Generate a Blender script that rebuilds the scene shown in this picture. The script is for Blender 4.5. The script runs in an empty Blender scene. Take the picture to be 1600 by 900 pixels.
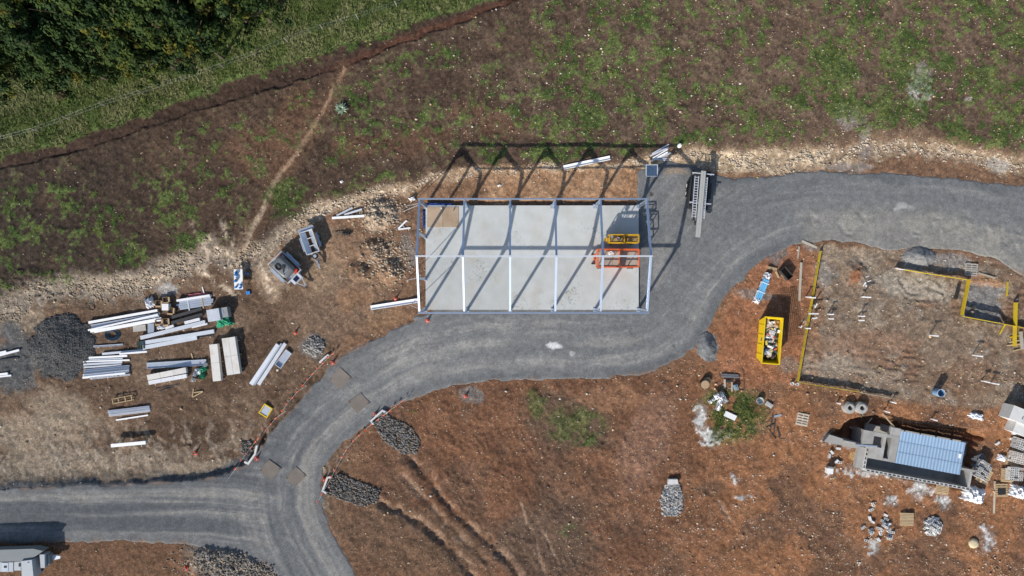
import bpy, math, random
import numpy as np
from mathutils import Vector, Matrix

# ------------------------------------------------------------------ camera, sky, sun, exposure
SC = bpy.context.scene
COL = SC.collection
H = 64.0          # camera height above the building pad (m)
K = 0.06          # metres per photograph pixel on the ground
cam_d = bpy.data.cameras.new('camera'); cam = bpy.data.objects.new('camera', cam_d); COL.objects.link(cam)
cam.location = (0, 0, H); cam.rotation_euler = (0, 0, 0)
cam_d.sensor_width = 36; cam_d.lens = 24; cam_d.clip_end = 5000; cam_d.clip_start = 0.5
SC.camera = cam
EL = math.radians(31.0)
SD = Vector((63, 101, 0)).normalized()           # direction the shadows fall on the ground
wd = bpy.data.worlds.new('World'); SC.world = wd; wd.use_nodes = True
nt = wd.node_tree
sky = nt.nodes.new('ShaderNodeTexSky'); sky.sky_type = 'NISHITA'; sky.sun_disc = False
sky.sun_elevation = EL; sky.sun_rotation = math.atan2(-SD.x, -SD.y)
nt.links.new(sky.outputs[0], nt.nodes['Background'].inputs[0]); nt.nodes['Background'].inputs[1].default_value = 0.11
sun_d = bpy.data.lights.new('sun', 'SUN'); sun = bpy.data.objects.new('sun', sun_d); COL.objects.link(sun)
sun_d.energy = 4.2; sun_d.angle = math.radians(0.53); sun_d.color = (1.0, 0.94, 0.85)
sun_dir = Vector((SD.x*math.cos(EL), SD.y*math.cos(EL), -math.sin(EL)))
sun.rotation_euler = sun_dir.to_track_quat('-Z', 'Y').to_euler(); sun.location = (-30, -40, 60)
vs = SC.view_settings; vs.view_transform = 'Standard'; vs.look = 'None'; vs.gamma = 1; vs.exposure = 0.35; vs.use_curve_mapping = False

rnd = random.Random(7)
rng = np.random.default_rng(11)

# ------------------------------------------------------------------ noise and pixel helpers
_T = rng.random((8, 256, 256)).astype(np.float32)
def vnoise(x, y, s=0):
    t = _T[s % 8]
    xi = np.floor(x).astype(np.int64); yi = np.floor(y).astype(np.int64)
    fx = x-xi; fy = y-yi
    fx = fx*fx*(3-2*fx); fy = fy*fy*(3-2*fy)
    a = t[yi & 255, xi & 255]; b = t[yi & 255, (xi+1) & 255]
    c = t[(yi+1) & 255, xi & 255]; d = t[(yi+1) & 255, (xi+1) & 255]
    return ((a*(1-fx)+b*fx)*(1-fy)+(c*(1-fx)+d*fx)*fy)*2-1
def fbm(x, y, scale, octv=4, s=0, gain=.55):
    o = 0; amp = 1; tot = 0
    for i in range(octv):
        f = (2.03**i)/scale
        o = o+amp*vnoise(x*f+17.3*i+s*5.1, y*f-9.7*i+s*3.7, s+i); tot += amp; amp *= gain
    return o/tot*1.5
def sst(a, b, x):
    t = np.clip((x-a)/(b-a), 0, 1); return t*t*(3-2*t)
def W(px, py, z=0.0):
    k = K*(H-z)/H
    return ((px-800)*k, (450-py)*k)
def V(px, py, z=0.0):
    x, y = W(px, py, z); return Vector((x, y, z))

# ------------------------------------------------------------------ ground grid in photograph pixels
STEP = 1.85
gx = np.arange(-75, 1676, STEP); gy = np.arange(-65, 966, STEP)
X, Y = np.meshgrid(gx, gy)
NXg, NYg = len(gx), len(gy)
def dseg(px, py, a, b):
    ax, ay = a; bx, by = b
    dx, dy = bx-ax, by-ay; L = dx*dx+dy*dy+1e-9
    t = np.clip(((px-ax)*dx+(py-ay)*dy)/L, 0, 1)
    return np.hypot(px-(ax+t*dx), py-(ay+t*dy))
def dline(pts, px=None, py=None, far=1e3):
    px = X if px is None else px; py = Y if py is None else py
    d = np.full(px.shape, far)
    for a, b in zip(pts[:-1], pts[1:]): d = np.minimum(d, dseg(px, py, a, b))
    return d
def sdpoly(pts, px=None, py=None):
    px = X if px is None else px; py = Y if py is None else py
    d = dline(list(pts)+[pts[0]], px, py)
    ins = np.zeros(px.shape, bool)
    n = len(pts)
    for i in range(n):
        x1, y1 = pts[i]; x2, y2 = pts[(i+1) % n]
        if y1 == y2: continue
        c = ((y1 > py) != (y2 > py)) & (px < (x2-x1)*(py-y1)/(y2-y1)+x1)
        ins ^= c
    return np.where(ins, -d, d)
n200 = fbm(X, Y, 210, 3, 0); n60 = fbm(X, Y, 62, 4, 1); n25 = fbm(X, Y, 26, 4, 2); n10 = fbm(X, Y, 11, 3, 3)
n4 = fbm(X, Y, 4.6, 2, 4); n60b = fbm(X, Y, 55, 4, 5); n25b = fbm(X, Y, 23, 4, 6); n120 = fbm(X, Y, 120, 3, 7)
wx = X+n25*7+n10*3; wy = Y+n25b*7+n10*2
def soft(sd, w): return 1-sst(-w, w, sd)

RIM = [(-80, 505), (0, 482), (40, 452), (100, 438), (170, 442), (230, 430), (290, 402), (335, 385), (375, 400), (420, 388), (450, 352), (500, 327), (550, 308), (600, 296), (650, 286), (700, 274), (760, 264), (830, 263), (900, 259), (960, 259), (1000, 256), (1040, 243), (1090, 236), (1130, 242), (1180, 238), (1240, 234), (1300, 231), (1360, 218), (1420, 216), (1480, 222), (1540, 238), (1600, 247), (1690, 255)]
DITCH = [(-80, 290), (0, 268), (100, 244), (200, 213), (300, 180), (400, 148), (470, 128), (540, 108), (600, 82), (700, 46), (800, 8), (900, -28), (1000, -75), (1700, -420)]
GEDGE = [(-80, 268), (0, 246), (100, 224), (200, 190), (300, 155), (400, 118), (470, 98), (540, 74), (600, 56), (700, 24), (800, -6), (900, -45), (1000, -95), (1700, -450)]
TRACK = [(540, 112), (525, 140), (508, 172), (490, 205), (470, 235), (445, 268), (425, 300), (405, 340), (390, 372), (384, 396)]
ROAD = [(-90, 765), (0, 762), (100, 757), (200, 753), (300, 749), (350, 741), (385, 722), (405, 700), (430, 665), (460, 632), (490, 600), (520, 566), (545, 548), (580, 532), (620, 512), (655, 494), (700, 470), (990, 470), (994, 330), (994, 275), (1002, 263), (1020, 256), (1050, 250), (1085, 256), (1110, 272), (1150, 279), (1200, 275), (1240, 268), (1290, 266), (1340, 270), (1400, 272), (1450, 273), (1520, 281), (1600, 290), (1690, 300),
        (1690, 470), (1600, 432), (1560, 408), (1500, 392), (1440, 386), (1390, 392), (1340, 380), (1300, 376), (1260, 380), (1230, 389), (1200, 401), (1170, 426), (1150, 447), (1130, 472), (1110, 511), (1085, 545), (1060, 563), (1040, 575), (1000, 586), (940, 592), (880, 594), (820, 594), (760, 597), (720, 602), (680, 610), (640, 626), (600, 646), (575, 664), (545, 686), (520, 709), (508, 731), (503, 756), (505, 790), (515, 820), (530, 850), (548, 880), (560, 910), (575, 975),
        (470, 975), (440, 905), (420, 887), (390, 871), (350, 859), (300, 851), (250, 848), (180, 846), (100, 848), (0, 851), (-90, 853)]
INNER = ROAD[36:72]
PIT = [(1300, 684), (1322, 664), (1345, 652), (1370, 650), (1395, 659), (1420, 664), (1450, 667), (1480, 673), (1500, 672), (1525, 676), (1541, 686), (1530, 700), (1522, 745), (1514, 766), (1352, 735), (1345, 728), (1352, 700)]
FOOT = [(1513, 441), (1570, 446), (1568, 506), (1503, 493)]

FIELD = RIM+[(1800, 200), (1800, -200), (-200, -200), (-200, 505)]
sdF = sdpoly(FIELD, X+n25*6+n10*4, Y+n25b*6+n10*4)             # inside = field
sdR = sdpoly(ROAD, X+n25*2.0+n10*2.2, Y+n25b*2.0+n10*2.2)
sdP = sdpoly(PIT, X+n10*2.5, Y+n10*2.0)
dD = dline(DITCH, X+n25*2, Y+n25b*3+n10*1.2)
yD = np.interp(X, [p[0] for p in DITCH], [p[1] for p in DITCH])+n25b*4+n10*2.2+n4*1.0
yG = np.interp(X, [p[0] for p in GEDGE], [p[1] for p in GEDGE])+n25b*5+n10*4
dT = dline(TRACK, X+n25*3, Y+n10*1.5)
fieldm = soft(sdF, 10)
roadm = soft(sdR, 3.5)

# ------------------------------------------------------------------ terrain heights (metres)
Z = 0.48*sst(14, -18, sdF)+0.25*fieldm*sst(300, 0, Y)
Z += 0.10*n120*fieldm
inD = sst(3.0, -1.0, Y-yD)*sst(-40, -6, Y-yG)            # between the grass edge and the sharp south lip
Z -= (0.19+.09*n25)*sst(2.6, -1.4, Y-yD+n4*1.2)*sst(-14, 6, Y-yG)*(1-.85*np.exp(-((X-540)/14)**2))
Z -= 0.10*soft(dT-4, 3)
leftyard = sst(520, 400, X)*sst(420, 470, Y)*sst(765, 735, Y)
Z -= 0.40*leftyard*(1-roadm)
south = sst(-2, 90, sdR)*sst(610, 700, Y)
Z -= 0.45*south*(0.6+0.4*n60)
yardn = (1-fieldm)*(1-roadm)
Z += 0.07*n25*yardn+0.035*n10*(yardn+fieldm*1.2)+0.03*n4*(yardn+fieldm)+0.06*n25b*fieldm
def bump_at(px, py, r, h, sx=1.0, rough=.25):
    global Z
    d = np.hypot((X-px)/sx, Y-py)/r
    Z = Z+h*np.clip(1-d*d, 0, 1)*(1+rough*(n10+n4))
bump_at(590, 335, 26, .5, 1.3); bump_at(583, 395, 24, .45, 1.1); bump_at(560, 425, 16, .4); bump_at(610, 425, 22, .5, .9)
bump_at(577, 408, 13, -.3); bump_at(1335, 428, 22, .25)
bump_at(60, 455, 40, .35, 2); bump_at(345, 880, 50, .35, 1.5); bump_at(60, 556, 20, .1)
bump_at(1140, 655, 44, .15, 1.1, .3)
GULLY = [[(635, 715), (655, 735), (680, 765), (700, 790), (720, 812), (745, 835), (775, 860), (800, 885), (815, 915)],
         [(600, 792), (625, 800), (650, 815), (670, 830), (690, 848), (710, 868), (730, 890), (745, 915)],
         [(625, 745), (650, 770), (680, 800), (715, 840), (760, 880)], [(1105, 765), (1130, 790), (1150, 830)],
         [(300, 850), (298, 880), (296, 905)], [(810, 780), (830, 830), (850, 900)], [(840, 820), (870, 880), (880, 910)]]
gul = np.zeros_like(X)
for i, g in enumerate(GULLY):
    d = dline(g, X+n10*3.5+n25*3, Y+n10*3.5)
    a = (.34, .38, .18, .12, .25, .10, .10)[i]; w = (7, 7, 5, 3, 6, 2.5, 2.5)[i]
    Z -= a*np.exp(-(d/w)**2)*(.75+.5*n10); gul = np.maximum(gul, np.exp(-(d/(w*1.6))**2))
# furrows left by the grader on the red slope
uu = (X-640)*.83-(Y-600)*.55
fur = soft(sdpoly([(620, 640), (900, 610), (1010, 700), (960, 900), (800, 930), (700, 800)]), 30)
Z += .035*np.sin((uu+n25*10+n60*16)*.55)*fur*(.5+.5*n25)
# ruts on the house pad
pad = soft(sdpoly([(1250, 385), (1400, 392), (1600, 420), (1690, 470), (1690, 620), (1540, 640), (1400, 625), (1245, 595)], wx, wy), 8)*(1-roadm)
Z += pad*.05*np.sin((Y-.15*X+n25*14)*.45)*sst(-.1, .5, n60)
Z += -0.55*soft(sdpoly(FOOT, X+n10, Y+n10), 2.2)
Z = Z*(1-soft(sdP, 2.5))+(-1.75+.08*n10)*soft(sdP, 2.5)
slabm = soft(sdpoly([(662, 318), (1002, 318), (1002, 488), (662, 488)]), 4)
Z = Z*(1-slabm)+(-.05)*slabm
Z -= .18*np.exp(-(dline([(662, 316), (1000, 316)])/3.5)**2)
Zb = Z*(1-roadm)
Zground = Zb-.14*soft(sdR+4, 3)
def hz(x, y):
    px = 800+x/K; py = 450-y/K
    i = np.clip((px-gx[0])/STEP, 0, NXg-1.01); j = np.clip((py-gy[0])/STEP, 0, NYg-1.01)
    i0 = int(i); j0 = int(j); fi = i-i0; fj = j-j0
    zz = ZT
    return float((zz[j0, i0]*(1-fi)+zz[j0, i0+1]*fi)*(1-fj)+(zz[j0+1, i0]*(1-fi)+zz[j0+1, i0+1]*fi)*fj)

# ------------------------------------------------------------------ ground colours (albedo of soils, grass, spills, with some painted shade)
C = np.zeros(X.shape+(3,), np.float32)
def lay(m, col, amt=1.0):
    global C
    m = np.clip(m*amt, 0, 1)[..., None]
    C = C*(1-m)+np.array(col, np.float32)*m
def pat(px, py, rx, ry, col, amt=1.0, rot=0, ed=.35):
    ca, sa = math.cos(math.radians(rot)), math.sin(math.radians(rot))
    dx = wx-px; dy = wy-py
    d = np.hypot((dx*ca+dy*sa)/rx, (-dx*sa+dy*ca)/ry)+n10*.18
    lay(1-sst(1-ed, 1+ed*.6, d), col, amt)
lay(np.ones_like(X), (.070, .046, .033))
lay(sst(650, 1300, X+n60*80), (.118, .078, .054))
lay(sst(380, 50, X+n60*50), (.048, .035, .027))  # brown topsoil darkened leftwards: cloud shade put into the soil colour
lay(sst(.05, .6, n60b)*fieldm, (.088, .058, .040), .7)
lay(sst(.1, .55, n25b)*fieldm*sst(200, 900, X), (.155, .108, .076), .45)
for a in [(640, 225, 90, 22, -8), (760, 190, 70, 25, 10), (545, 225, 30, 18, 0), (460, 190, 30, 60, 25), (410, 240, 60, 40, 0)]:
    pat(a[0], a[1], a[2], a[3], (.135, .073, .045), .5, a[4])
site = 1-fieldm
lay(site, (.17, .100, .062))
red = sst(-10, 40, Y-600)*sst(480, 560, X)
lay(site*sst(560, 600, Y+n25*10)*sst(500, 640, X), (.138, .069, .040))
lay(site*sst(1000, 1180, X+n60*60)*sst(430, 520, Y), (.236, .112, .056))
lay(site*sst(560, 600, Y)*sst(500, 640, X)*sst(0, .5, n60), (.118, .068, .044), .8)
lay(site*sst(560, 600, Y)*sst(500, 640, X)*sst(0.15, .6, n25b), (.205, .108, .063), .4)
pat(650, 850, 130, 60, (.125, .078, .050), .8, 15); pat(850, 850, 70, 80, (.105, .070, .050), .8, 60)
pat(890, 660, 80, 45, (.100, .068, .047), .8, 20); pat(960, 620, 60, 20, (.24, .13, .075), .6)
pat(1010, 690, 40, 90, (.26, .155, .11), .4, 20)
# storage yard on the left
yard = site*sst(560, 480, X+n60*30)*sst(395, 430, Y)*sst(815, 800, Y)
lay(site*sst(800, 815, Y)*sst(480, 440, X), (.125, .070, .042)); lay(yard, (.125, .082, .055)); lay(yard*sst(0, .5, n60), (.160, .112, .078), .8); lay(yard*sst(.05, .6, n25b), (.085, .053, .035), .8)
for a in [(420, 440, 60, 22, -20), (330, 600, 40, 30, 0), (300, 655, 60, 35, 0), (250, 680, 60, 30, 0), (400, 540, 25, 60, 30)]:
    pat(a[0], a[1], a[2], a[3], (.085, .054, .036), .8, a[4])
for a in [(60, 690, 80, 45, 10), (150, 725, 150, 22, -3), (300, 735, 80, 12, -4), (90, 640, 60, 30, 20), (30, 500, 40, 25, 0), (20, 740, 60, 16, 0)]:
    pat(a[0], a[1], a[2], a[3], (.255, .205, .152), .68, a[4])
st = np.sin((X*.9-Y*.42+n25*16)*.22)+.8*np.sin((X*.8-Y*.36+n25b*12)*.5)
lay(yard*sst(640, 690, Y)*sst(.3, .9, st+n10*.4), (.34, .28, .215), .5)
pat(530, 480, 90, 55, (.185, .125, .085), .7, -20); pat(500, 400, 45, 55, (.27, .19, .125), .75); pat(425, 430, 28, 40, (.31, .235, .17), .7)
pat(560, 470, 35, 20, (.24, .14, .08), .6); pat(600, 500, 40, 12, (.25, .15, .085), .5, -20)
pat(545, 390, 45, 30, (.22, .14, .09), .7); pat(640, 395, 14, 30, (.16, .15, .14), .7)
# limestone rim along the cut
rimw = np.interp(X, [0, 60, 330, 400, 520, 700, 950, 1020, 1110, 1250, 1340, 1450, 1600], [26, 22, 20, 20, 11, 9, 8, 8, 20, 18, 16, 14, 14])
off = np.interp(X, [0, 330, 420, 700, 1000, 1110, 1300, 1600], [10, 8, 4, 3, 4, 14, 14, 12])
rim = 1-sst(.35, 1.25, np.abs(sdF-off)/rimw+n10*.45+n4*.35+n25*.25)
rcol = np.stack([np.interp(X, [0, 400, 520, 800, 1100, 1350, 1600], v) for v in ([.20, .23, .34, .36, .42, .28, .28], [.172, .19, .26, .235, .325, .205, .205], [.14, .15, .185, .14, .215, .14, .135])], -1)
m = np.clip(rim, 0, 1)[..., None]*.9; C = C*(1-m)+rcol*m
lay(rim*sst(.1, .6, n4+n10*.5)*sst(-200, 700, X), (.58, .49, .38), .6)
lay(soft(sdpoly([(1110, 240), (1180, 238), (1250, 235), (1330, 240), (1340, 268), (1240, 264), (1150, 272), (1112, 262)], wx, wy), 6)*sst(-.2, .5, n10+n4*.6), (.56, .45, .31), .75)
for a in [(1352, 225, 12, 24, 0), (1330, 260, 40, 8, 0), (1325, 185, 22, 20, 20)]:
    pat(a[0], a[1], a[2], a[3], (.235, .20, .175), .85, a[4])
pat(1560, 258, 22, 8, (.40, .37, .33), .7); pat(1435, 122, 15, 22, (.44, .41, .37), .5); pat(1505, 158, 9, 6, (.5, .45, .4), .5)
lay(soft(np.hypot((X-1432)/22, (Y-136)/30)-1, .3)*sst(.15, .4, n4+n10), (.62, .60, .57), .9)
# bank feet running down near the left
for g in [[(330, 370), (345, 400), (370, 425)], [(305, 355), (320, 390), (330, 410)], [(350, 345), (360, 370), (378, 395)], [(385, 360), (384, 400), (378, 420)], [(290, 395), (310, 420), (335, 440), (365, 460)], [(400, 400), (415, 425), (420, 455)], [(230, 440), (270, 425), (310, 412)], [(320, 372), (325, 395), (318, 425)]]:
    lay(np.exp(-(dline(g, X+n10*3, Y+n10*2)/5)**2)*sst(-.5, .3, n4), (.46, .37, .28), .8)
# strip north of the slab
lay(soft(sdpoly([(650, 300), (700, 285), (780, 272), (900, 266), (992, 262), (992, 316), (655, 318)], wx, wy), 5), (.27, .155, .088))
lay(soft(sdpoly([(650, 300), (700, 285), (780, 272), (900, 266), (992, 262), (992, 316), (655, 318)], wx, wy), 5)*sst(-.1, .5, n25), (.36, .225, .135), .7)
lay(soft(sdpoly([(645, 290), (720, 280), (770, 276), (760, 312), (660, 316)], wx, wy), 12), (.155, .090, .056), .7)
pat(595, 335, 30, 24, (.37, .29, .21), .75); pat(600, 420, 38, 34, (.25, .155, .095), .7); pat(590, 418, 18, 14, (.15, .085, .05), .8)
# house pad
lay(pad, (.190, .138, .098)); lay(pad*sst(-.05, .45, n60+n25*.35), (.160, .098, .064), .85)
lay(pad*sst(.1, .4, n25b+n10*.4), (.245, .200, .155), .65)
pat(1330, 395, 70, 14, (.26, .20, .145), .8); pat(1430, 445, 70, 24, (.30, .265, .215), .8, 8); pat(1300, 570, 60, 25, (.27, .215, .165), .7)
pat(1337, 432, 15, 14, (.23, .105, .055), .95); pat(1275, 500, 12, 90, (.25, .125, .065), .5); pat(1290, 425, 16, 25, (.25, .235, .215), .6)
lay(soft(sdpoly(FOOT, wx, wy), 2), (.19, .185, .18), .95)
pat(1510, 590, 60, 30, (.17, .095, .055), .6); pat(1360, 540, 80, 25, (.24, .14, .09), .6); pat(1530, 436, 45, 8, (.27, .15, .085), .9, 8)
pat(1437, 402, 28, 18, (.22, .215, .21), .95); pat(1480, 408, 45, 14, (.25, .235, .22), .7, 10)
lay(soft(sdpoly([(1180, 400), (1225, 385), (1276, 382), (1274, 420), (1243, 598), (1130, 600), (1120, 520), (1150, 455)], wx, wy), 5), (.245, .112, .060), .9)
pat(1215, 400, 16, 14, (.17, .15, .14), .8); pat(1180, 462, 34, 10, (.22, .20, .18), .6); pat(1265, 385, 10, 10, (.24, .22, .2), .7)
pat(1232, 575, 16, 14, (.20, .17, .14), .6); pat(1325, 575, 70, 10, (.27, .22, .17), .6, 8)
# gravel and rubble patches
pat(1104, 541, 17, 22, (.16, .165, .17), 1.0, -15, .2); pat(490, 540, 22, 18, (.15, .14, .13), .8); pat(735, 618, 16, 14, (.17, .16, .15), .7)
pat(370, 880, 80, 34, (.19, .18, .165), .85, 12); pat(255, 455, 14, 10, (.35, .34, .33), .7); pat(20, 568, 32, 50, (.085, .088, .09), .95); pat(15, 520, 18, 16, (.10, .10, .10), .9)
lay(soft(sdpoly([(-80, 753), (0, 750), (100, 748), (200, 745), (300, 741), (345, 735), (390, 705), (400, 715), (370, 745), (300, 760), (-80, 772)], wx, wy), 3), (.075, .08, .085), .95)
for a in [(300, 735, 40, 7, -5), (360, 690, 40, 10, -35)]: pat(a[0], a[1], a[2], a[3], (.24, .19, .14), .5, a[4])
# cement wash and chalk marks
cem = []
for a in [(1093, 650, 9, 20, 0), (1112, 680, 20, 15, 20), (1165, 774, 9, 4, 0), (1150, 748, 4, 10, -35), (1440, 765, 14, 16, 0), (1455, 770, 10, 8, 0), (1395, 785, 8, 6, 0), (1370, 855, 9, 9, 0), (1480, 783, 10, 8, 0), (1545, 845, 12, 20, 20), (1370, 742, 50, 7, 10), (1310, 690, 26, 7, 12)]:
    pat(a[0], a[1], a[2], a[3], (.33, .325, .31), .55, a[4], .7); cem.append(a)
for a in cem:
    dd = np.hypot((wx-a[0])/a[2], (wy-a[1])/a[3])
    lay(sst(.0, .25, .55-dd*.7+n4*.55+n10*.45), (.47, .48, .48), .75)
pat(1335, 711, 9, 9, (.55, .36, .16), .9); pat(1315, 686, 30, 8, (.30, .29, .27), .9, 10)
# gullies show paler scoured soil at the rims, and the dug strip by the grass
lay(gul*sst(-.3, .4, n10), (.27, .185, .13), .5)
lay(inD, (.056, .036, .027)); lay(inD*sst(450, 600, X)*sst(-16, -4, Y-yD), (.105, .048, .031), .8)
lay(soft(dT-13, 9), (.125, .072, .045), .6); lay(soft(dT-3.6, 2.5), (.24, .155, .10), .9); lay(soft(dT-3.6, 2.5)*sst(240, 330, Y), (.33, .255, .185), .8)
# vegetation
verge = sst(4, -6, Y-yG+n10*3)
lay(verge, (.080, .105, .030)); lay(verge*sst(-.1, .5, n25), (.150, .160, .065), .7); lay(verge*sst(.1, .5, n10+n25b*.5), (.038, .060, .016), .8); lay(verge*sst(-45, -70, Y-yG+n25*15), (.040, .058, .014), .6)
lay(verge*sst(-12, -2, Y-yG)*sst(-20, -6, Y-yG), (.075, .120, .035), .8)
dens = np.interp(X, [-80, 100, 330, 480, 620, 820, 1100, 1700], [.12, .16, .08, -.10, -.04, .16, .20, .28])+.10*n120
dens = dens+.30*np.exp(-((sdF+16)/16)**2)*((X > 560) & (X < 1010))+.25*np.exp(-(((X-470)/40)**2+((Y-300)/25)**2))
dens = dens-.5*sst(-18, -2, sdF)-.5*np.exp(-(dT/16)**2)-.8*sst(22, 8, np.abs(Y-yD))
dens -= .35*np.exp(-(((X-150)/90)**2+((Y-262)/20)**2))
grass = fieldm*sst(.14, .44, n25*.40+n10*.40+n4*.28+n60*.26+dens-.03)*(1-verge)
g2 = np.zeros_like(X)
for a in [(1144, 652, 70, 54), (900, 665, 60, 40), (920, 690, 22, 12), (890, 835, 22, 14), (100, 440, 26, 16), (450, 310, 50, 34), (840, 630, 20, 30), (645, 643, 6, 5)]:
    g2 = np.maximum(g2, (1-sst(.5, 1.0, np.hypot((wx-a[0])/a[2], (wy-a[1])/a[3])))*(.9 if a[0] in (1144, 450, 920) else .62))
g2 *= sst(-.7, .1, n10+n25*.4)*(1-.8*soft(np.hypot((X-1098)/16, (Y-662)/34)-1, .3))
grass = np.maximum(grass, g2*.95)*(1-roadm)
gtone = sst(-.5, .6, n25b+n4*.4)
gcol = np.stack([.048+.058*gtone, .088+.060*gtone, .022+.022*gtone], -1)
m = (grass*.80)[..., None]; C = C*(1-m)+gcol*m
lay(fieldm*sst(.35, .7, n10+n25*.4)*(1-grass)*(1-verge)*(1-inD), (.115, .112, .052), .5)
C *= (1+.20*n4+.12*n10)[..., None]
C *= (1-.45*sst(.45, .85, fbm(X, Y, 3.7, 2, 6))*fieldm)[..., None]  # dark specks on the field: shadows of tiny holes put into the colour
C = np.clip(C, .01, .9)
# compacted gravel road: tracks run with its edges
dE = sdpoly(ROAD)
dI = dline(INNER, X+n60*5, Y+n60b*5)
t1 = vnoise(dI*.085, X*.004+3.3, 1)+.55*vnoise(dI*.2+n60*.5, X*.008+8.1, 2)+.38*vnoise(dI*.55+n25*.6, X*.03+Y*.02, 3)+.2*vnoise(dI*1.1, X*.05, 4)+.45*n60b
t2 = vnoise(-dE*.13+n60*.4, X*.004, 5)+.5*vnoise(-dE*.45, X*.01, 6)
dA = Y-850-n60*3-sst(300, 480, X)*(X-300)*.12
t3 = vnoise(dA*.085, X*.003+3.3, 1)+.5*vnoise(dA*.2, X*.006+8.1, 2)+.4*vnoise(dA*.6, X*.012, 3)+.3*n60b
arm = sst(470, 330, X+(Y-800)*.25)
tr = np.where(X > 1000, .6*t1+.4*t2, .75*t1+.25*t2)*(1-arm)+t3*arm
R = np.ones(X.shape+(3,), np.float32)*np.array((.158, .162, .164), np.float32)
def layr(m, col, amt=1.0):
    global R
    m = np.clip(m*amt, 0, 1)[..., None]; R = R*(1-m)+np.array(col, np.float32)*m
layr(sst(-.1, 1.1, tr+n60*.3+n10*.15)*sst(3, 25, -dE), (.245, .240, .228), .85)
layr(sst(.1, .9, -tr+n25*.3), (.125, .130, .136), .6)
layr(sst(.7, 1.3, tr+n25*.5+n10*.2)*sst(8, 28, -dE), (.33, .318, .295), .45)
layr(sst(26, 2, -dE)*sst(-.5, .4, n25+n10*.6), (.092, .098, .104), .6)
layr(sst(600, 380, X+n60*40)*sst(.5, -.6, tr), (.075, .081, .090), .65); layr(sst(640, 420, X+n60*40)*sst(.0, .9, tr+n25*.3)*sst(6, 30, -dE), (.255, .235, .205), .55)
e = soft(sdpoly([(1250, 330), (1420, 325), (1640, 370), (1640, 470), (1440, 400), (1260, 395)], wx, wy), 22)
layr(e, (.24, .228, .205), .6); layr(e*sst(.1, .6, n25+n60), (.29, .275, .24), .5)
pr = lambda px, py, rx, ry, col, amt: layr(1-sst(.6, 1.15, np.hypot((wx-px)/rx, (wy-py)/ry)+n10*.2), col, amt)
pr(866, 541, 9, 6, (.62, .62, .62), .85); pr(894, 552, 4, 5, (.5, .5, .48), .5); pr(1410, 322, 12, 6, (.42, .42, .4), .6); pr(1030, 420, 14, 40, (.26, .25, .235), .6); pr(1055, 268, 18, 8, (.34, .25, .17), .6)
pr(1019, 302, 5, 5, (.05, .045, .04), .8); pr(1053, 540, 3, 2.5, (.06, .06, .06), .8); pr(990, 523, 1.6, 14, (.09, .09, .095), .7)
pr(945, 535, 60, 10, (.27, .26, .24), .5); pr(840, 560, 40, 6, (.25, .25, .24), .4)
layr(sst(9, 0, -dE)*sst(-.2, .4, n25)*(Y > 420), (.235, .15, .105), .55)
R *= (1+.13*n4+.06*n10)[..., None]
R = np.clip(R, .02, .9)
Zr = Zb+.035-.30*sst(-2.5, 4.5, sdR)+.018*tr+.012*n10+.006*n4
Zr += e*.04*np.sin((X*.35-Y*.8+n25*20)*.30)*sst(0, .5, n25b)
Zr += .25*np.exp(-(np.hypot((X-1437)/30, (Y-402)/16))**2)*0
ZT = np.maximum(Zground, np.where(sdR < 5, Zr, -99))

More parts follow.
